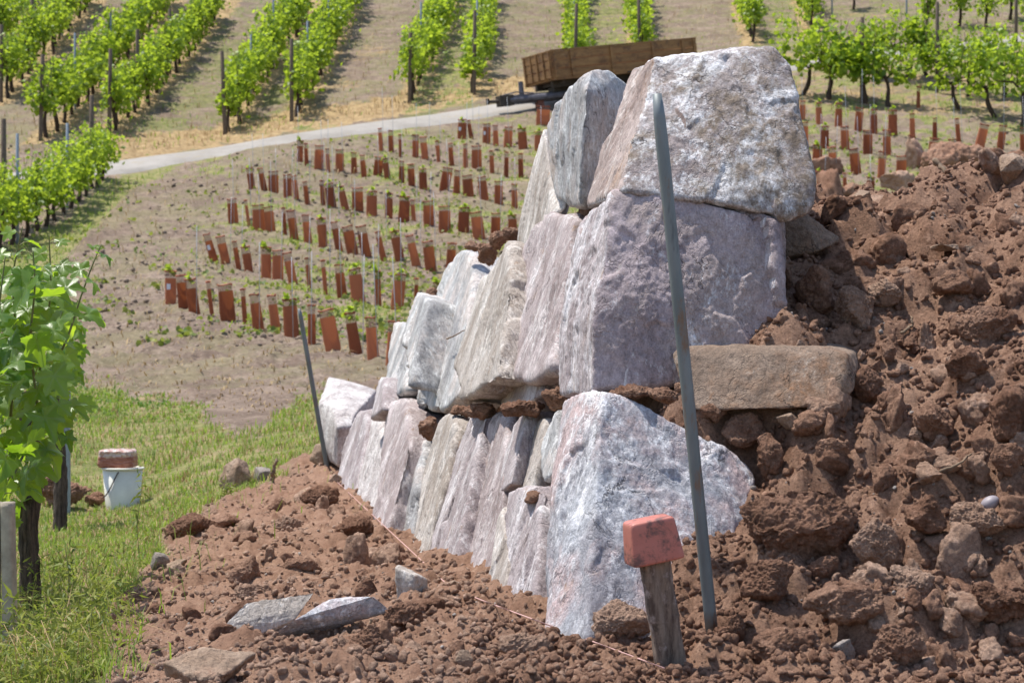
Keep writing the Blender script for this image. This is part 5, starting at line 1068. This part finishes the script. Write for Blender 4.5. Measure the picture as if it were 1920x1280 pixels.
# ================================================================ grass, weeds, straw (past counting)
def blades(name, X, Y, Ln, Wd, mat, seed, lean=.5, tint=None, label="", cat="grass"):
    rr = np.random.default_rng(seed); n = len(X); Z = Zsurf(X, Y); a = rr.uniform(0, 6.283, n); d = np.stack([np.cos(a), np.sin(a), 0 * a], -1); s = np.stack([-np.sin(a), np.cos(a), 0 * a], -1)
    # half of them turned broadside on at random; the bend follows the lean
    b = np.stack([X, Y, Z - .01], -1); ln = np.abs(rr.normal(lean, lean * .5, n))[:, None]; up = np.array([0, 0, 1.])
    m1 = b + Ln[:, None] * (.55 * up + .22 * ln * d); tp = b + Ln[:, None] * (1.0 * up * np.clip(1 - .35 * ln, .2, 1) + .85 * ln * d); w = Wd[:, None] / 2
    V = np.stack([b - s * w, b + s * w, m1 - s * w * .8, m1 + s * w * .8, tp], 1).reshape(-1, 3); o = np.arange(n)[:, None] * 5
    if tint is None: tint = rr.random(n)
    ob = add(name, mk_mesh(name, V, [o + [0, 1, 3, 2], o + [2, 3, 4]], True, {"tint": np.repeat(tint, 5)}), M[mat]); return tag(ob, label, cat, kind="stuff")
r = np.random.default_rng(55)
def cand(n, u0, u1, y0, y1):
    u = r.random(n); y = 1 / (1 / y0 + u * (1 / y1 - 1 / y0)); x = r.uniform(u0, u1, n) * y; z = Hbase(x, y); return x, y, z, masks(x, y, z)
x, y, z, (mr_, mg_, md_, dp_) = cand(170000, -.30, -.05, 4.6, 24)
q = np.stack([x * 2.2, y * 2.2, 0 * x], -1); cl = fbm(q, 3); cl2 = fbm(q * 3 + 5, 3)
k = (r.random(len(x)) < mg_ * (.45 + .8 * sstep(-.2, .3, cl))) & (mr_ < .5); x, y, cl, cl2 = x[k], y[k], cl[k], cl2[k]
kd = r.random(len(x)) < .48 - .42 * cl2
Lg = np.where(y > 14, 1.25, np.where(y < 7, .62, 1)) * r.uniform(.025, .075, len(x)) * (1 + .8 * np.clip(cl, -.5, .8))
blades("meadow_grass", x[~kd], y[~kd], Lg[~kd], r.uniform(.0025, .0055, (~kd).sum()) * (1 + y[~kd] / 14), 'grass', 61, .6, np.clip(.5 + .9 * cl2[~kd] + .2 * r.normal(size=(~kd).sum()), 0, 1), "short green and yellowish grass in the lower left of the photo")
blades("dry_meadow_grass", x[kd], y[kd], Lg[kd] * .9, r.uniform(.002, .004, kd.sum()) * (1 + y[kd] / 14), 'straw', 62, 1.1, None, "dry straw-coloured blades mixed into the short grass")
# sparse blades straying into the loose earth
x, y, z, (mr_, mg_, md_, dp_) = cand(9000, -.26, -.05, 4.2, 11); px_ = 960 + F * x / y; py_ = 640 - F * z / y; sd = poly_sd(px_, py_, RED); k = (sd > -20) & (sd < 130) & (r.random(len(x)) < np.exp(-np.maximum(sd, 0) / 38) * .6) & (fbm(np.stack([x * 3, y * 3, 0 * x], -1), 3) > -.05)
blades("stray_grass", x[k], y[k], r.uniform(.04, .13, k.sum()), r.uniform(.002, .0045, k.sum()), 'grass', 63, .8, None, "sparse grass growing into the edge of the loose red earth")
# leafy weeds at the foot of the near vine
WS = (np.array([(0, 0, 0), (.10, .35, .05), (0, 1, -.12), (-.10, .35, .05)]), [[0, 1, 2, 3]])
def weed_clump(P_, n, size, rr, h): 
    v, f, tn = leaves_mesh(P_, size, np.array([0, -.1, .6]), rr, WS); return v, f, tn
x, y, z, (mr_, mg_, md_, dp_) = cand(26000, -.275, -.185, 4.4, 7.6); px_ = 960 + F * x / y; py_ = 640 - F * z / y
cl = fbm(np.stack([x * 4, y * 4, 0 * x], -1), 3); k = (r.random(len(x)) < sstep(300, 190, px_ + 60 * cl) * (.04 + .7 * sstep(.0, .3, cl))) ; x, y = x[k], y[k]; zz_ = Zsurf(x, y); hh_ = r.uniform(.01, .12, len(x)) * (.6 + .8 * (fbm(np.stack([x * 7, y * 7, 0 * x], -1), 2) > 0))
v, f, tn = weed_clump(np.stack([x, y, zz_ + hh_], -1), len(x), r.uniform(.014, .036, len(x)), r, 0); tn = tn ** .55
tag(add("ground_weeds", mk_mesh("ground_weeds", v, f, True, {"tint": tn}), M['weed']), "low leafy weeds, green and yellow, around the near vine's foot", "weeds", kind="stuff")
x, y = x[:420], y[:420]; blades("tall_weed_grass", x, y, r.uniform(.05, .13, len(x)), r.uniform(.0025, .005, len(x)), 'weed', 64, .6, None, "taller weed stems at the bottom left corner", "weeds")
x = x[:160]; y = y[:160]; blades("straw_stalks", x, y, r.uniform(.1, .28, len(x)), r.uniform(.002, .0035, len(x)), 'straw', 65, 1.3, None, "bent straw stalks among the weeds at bottom left", "straw")
def weed(px, py, hpx, label, seed, droop=.5):
    p = gpt(px, py); h = hpx * p[1] / F; rr = np.random.default_rng(seed); o = empty("weed", p); tag(o, label, "weed"); z = np.linspace(0, h, 12); x_ = .03 * h * np.sin(z / h * 5 + seed); MB().tube(np.stack([x_, 0 * z, z], -1), np.linspace(.0028, .0012, 12), 5).build("stem", M['petiole'], o, True)
    Pt = []; 
    for i in range(3, 12): Pt += [(x_[i], 0, z[i])] * 5
    Pt = np.array(Pt) + rr.normal(size=(len(Pt), 3)) * [.012, .012, .006]; v, f, tn = leaves_mesh(Pt, rr.uniform(.03, .055, len(Pt)), np.array([0, -.1, .5]), rr, WS); add("leaves", mk_mesh("leaves", v, f, True, {"tint": tn}), M['weed'], o)
weed(262, 1050, 160, "tall thin weed standing in thin grass below the bucket", 3); weed(170, 1225, 130, "feathery green weed near the bottom left corner", 4); weed(125, 1180, 150, "tall weed growing close to the dark vine trunk's foot", 5)
weed(425, 945, 40, "small green sprig at the loose earth's edge below the upright brown rock", 6); weed(28, 1245, 120, "feathery weed in front of the pale split post", 7)
# far cover: green strip, field weeds, straw by the track, grass between the vine rows
x, y, z, (mr_, mg_, md_, dp_) = cand(160000, -.30, .30, 17, 85); la = masks.alt; pxf = 960 + F * x / y; pyf = 640 - F * z / y; xt = dp_ > 1.45
n1 = fbm(np.stack([x * 1.1, y * 1.1, 0 * x], -1), 4); n2_ = fbm(np.stack([x * .4, y * .4, 0 * x + 3], -1), 3)
kg = xt & (r.random(len(x)) < mg_ * (.35 + .7 * sstep(-.1, .3, n1))); upl = sstep(.3, 2.0, y - np.interp(x, PATHP[:, 0], PATHP[:, 1])); kg |= xt & (r.random(len(x)) < upl * (.10 + .62 * la) * sstep(-.3, .25, n1 + n2_)); kd = xt & ~kg & (r.random(len(x)) < np.maximum(md_ * .6, .07 + .16 * upl))
blades("slope_grass", x[kg], y[kg], r.uniform(.06, .22, kg.sum()) * np.clip((y[kg] - 8) / 40, .2, 1), r.uniform(.012, .03, kg.sum()), 'grass', 71, .8, np.clip(.5 + n2_[kg] + .25 * r.normal(size=kg.sum()), 0, 1), "green and yellow grass in the strip, field edges and lanes of the slope")
blades("track_side_straw", x[kd], y[kd], r.uniform(.08, .30, kd.sum()) * np.clip((y[kd] - 10) / 36, .2, 1), r.uniform(.010, .025, kd.sum()), 'straw', 72, 1.0, None, "tall dry straw along the track and under the vine rows", "dry grass")
x, y, z, (mr_, mg_, md_, dp_) = cand(60000, -.26, .30, 19, 50); px_ = 960 + F * x / y; n1 = fbm(np.stack([x * 1.3, y * 1.3, 0 * x], -1), 4)
k = (dp_ > 1.6) & (y < 52) & (md_ < .3) & (n1 + .25 * sstep(300, 900, px_) > .16) & (r.random(len(x)) < .5) & (y > 24); x, y = x[k], y[k]
v, f, tn = leaves_mesh(np.stack([x, y, Zsurf(x, y) + r.uniform(.0, .07, len(x))], -1), r.uniform(.035, .10, len(x)), np.array([0, -.2, .8]), r)
tag(add("field_weeds", mk_mesh("field_weeds", v, f, True, {"tint": tn}), M['weed']), "patches of low green weeds between the rows of guard sleeves", "weeds", kind="stuff")
x, y, z, (mr_, mg_, md_, dp_) = cand(15000, -.26, .30, 15, 50); k = (dp_ > 1.2) & (mg_ < .4) & (mr_ < .2) & (y > 24)
X, Y = x[k], y[k]; S = (.006 + .06 * r.random(len(X)) ** 4) * (.6 + Y / 40)
M['fieldclod'] = plain('field_clod', (.25, .19, .145), .95, 0, .35, 6, .5, .1)
tag(scatter_rocks("field_clods", X, Y, S, M['fieldclod'], .2, 9, 1), "small clods and stones on the pale tilled earth of the field", "earth crumbs", kind="stuff")
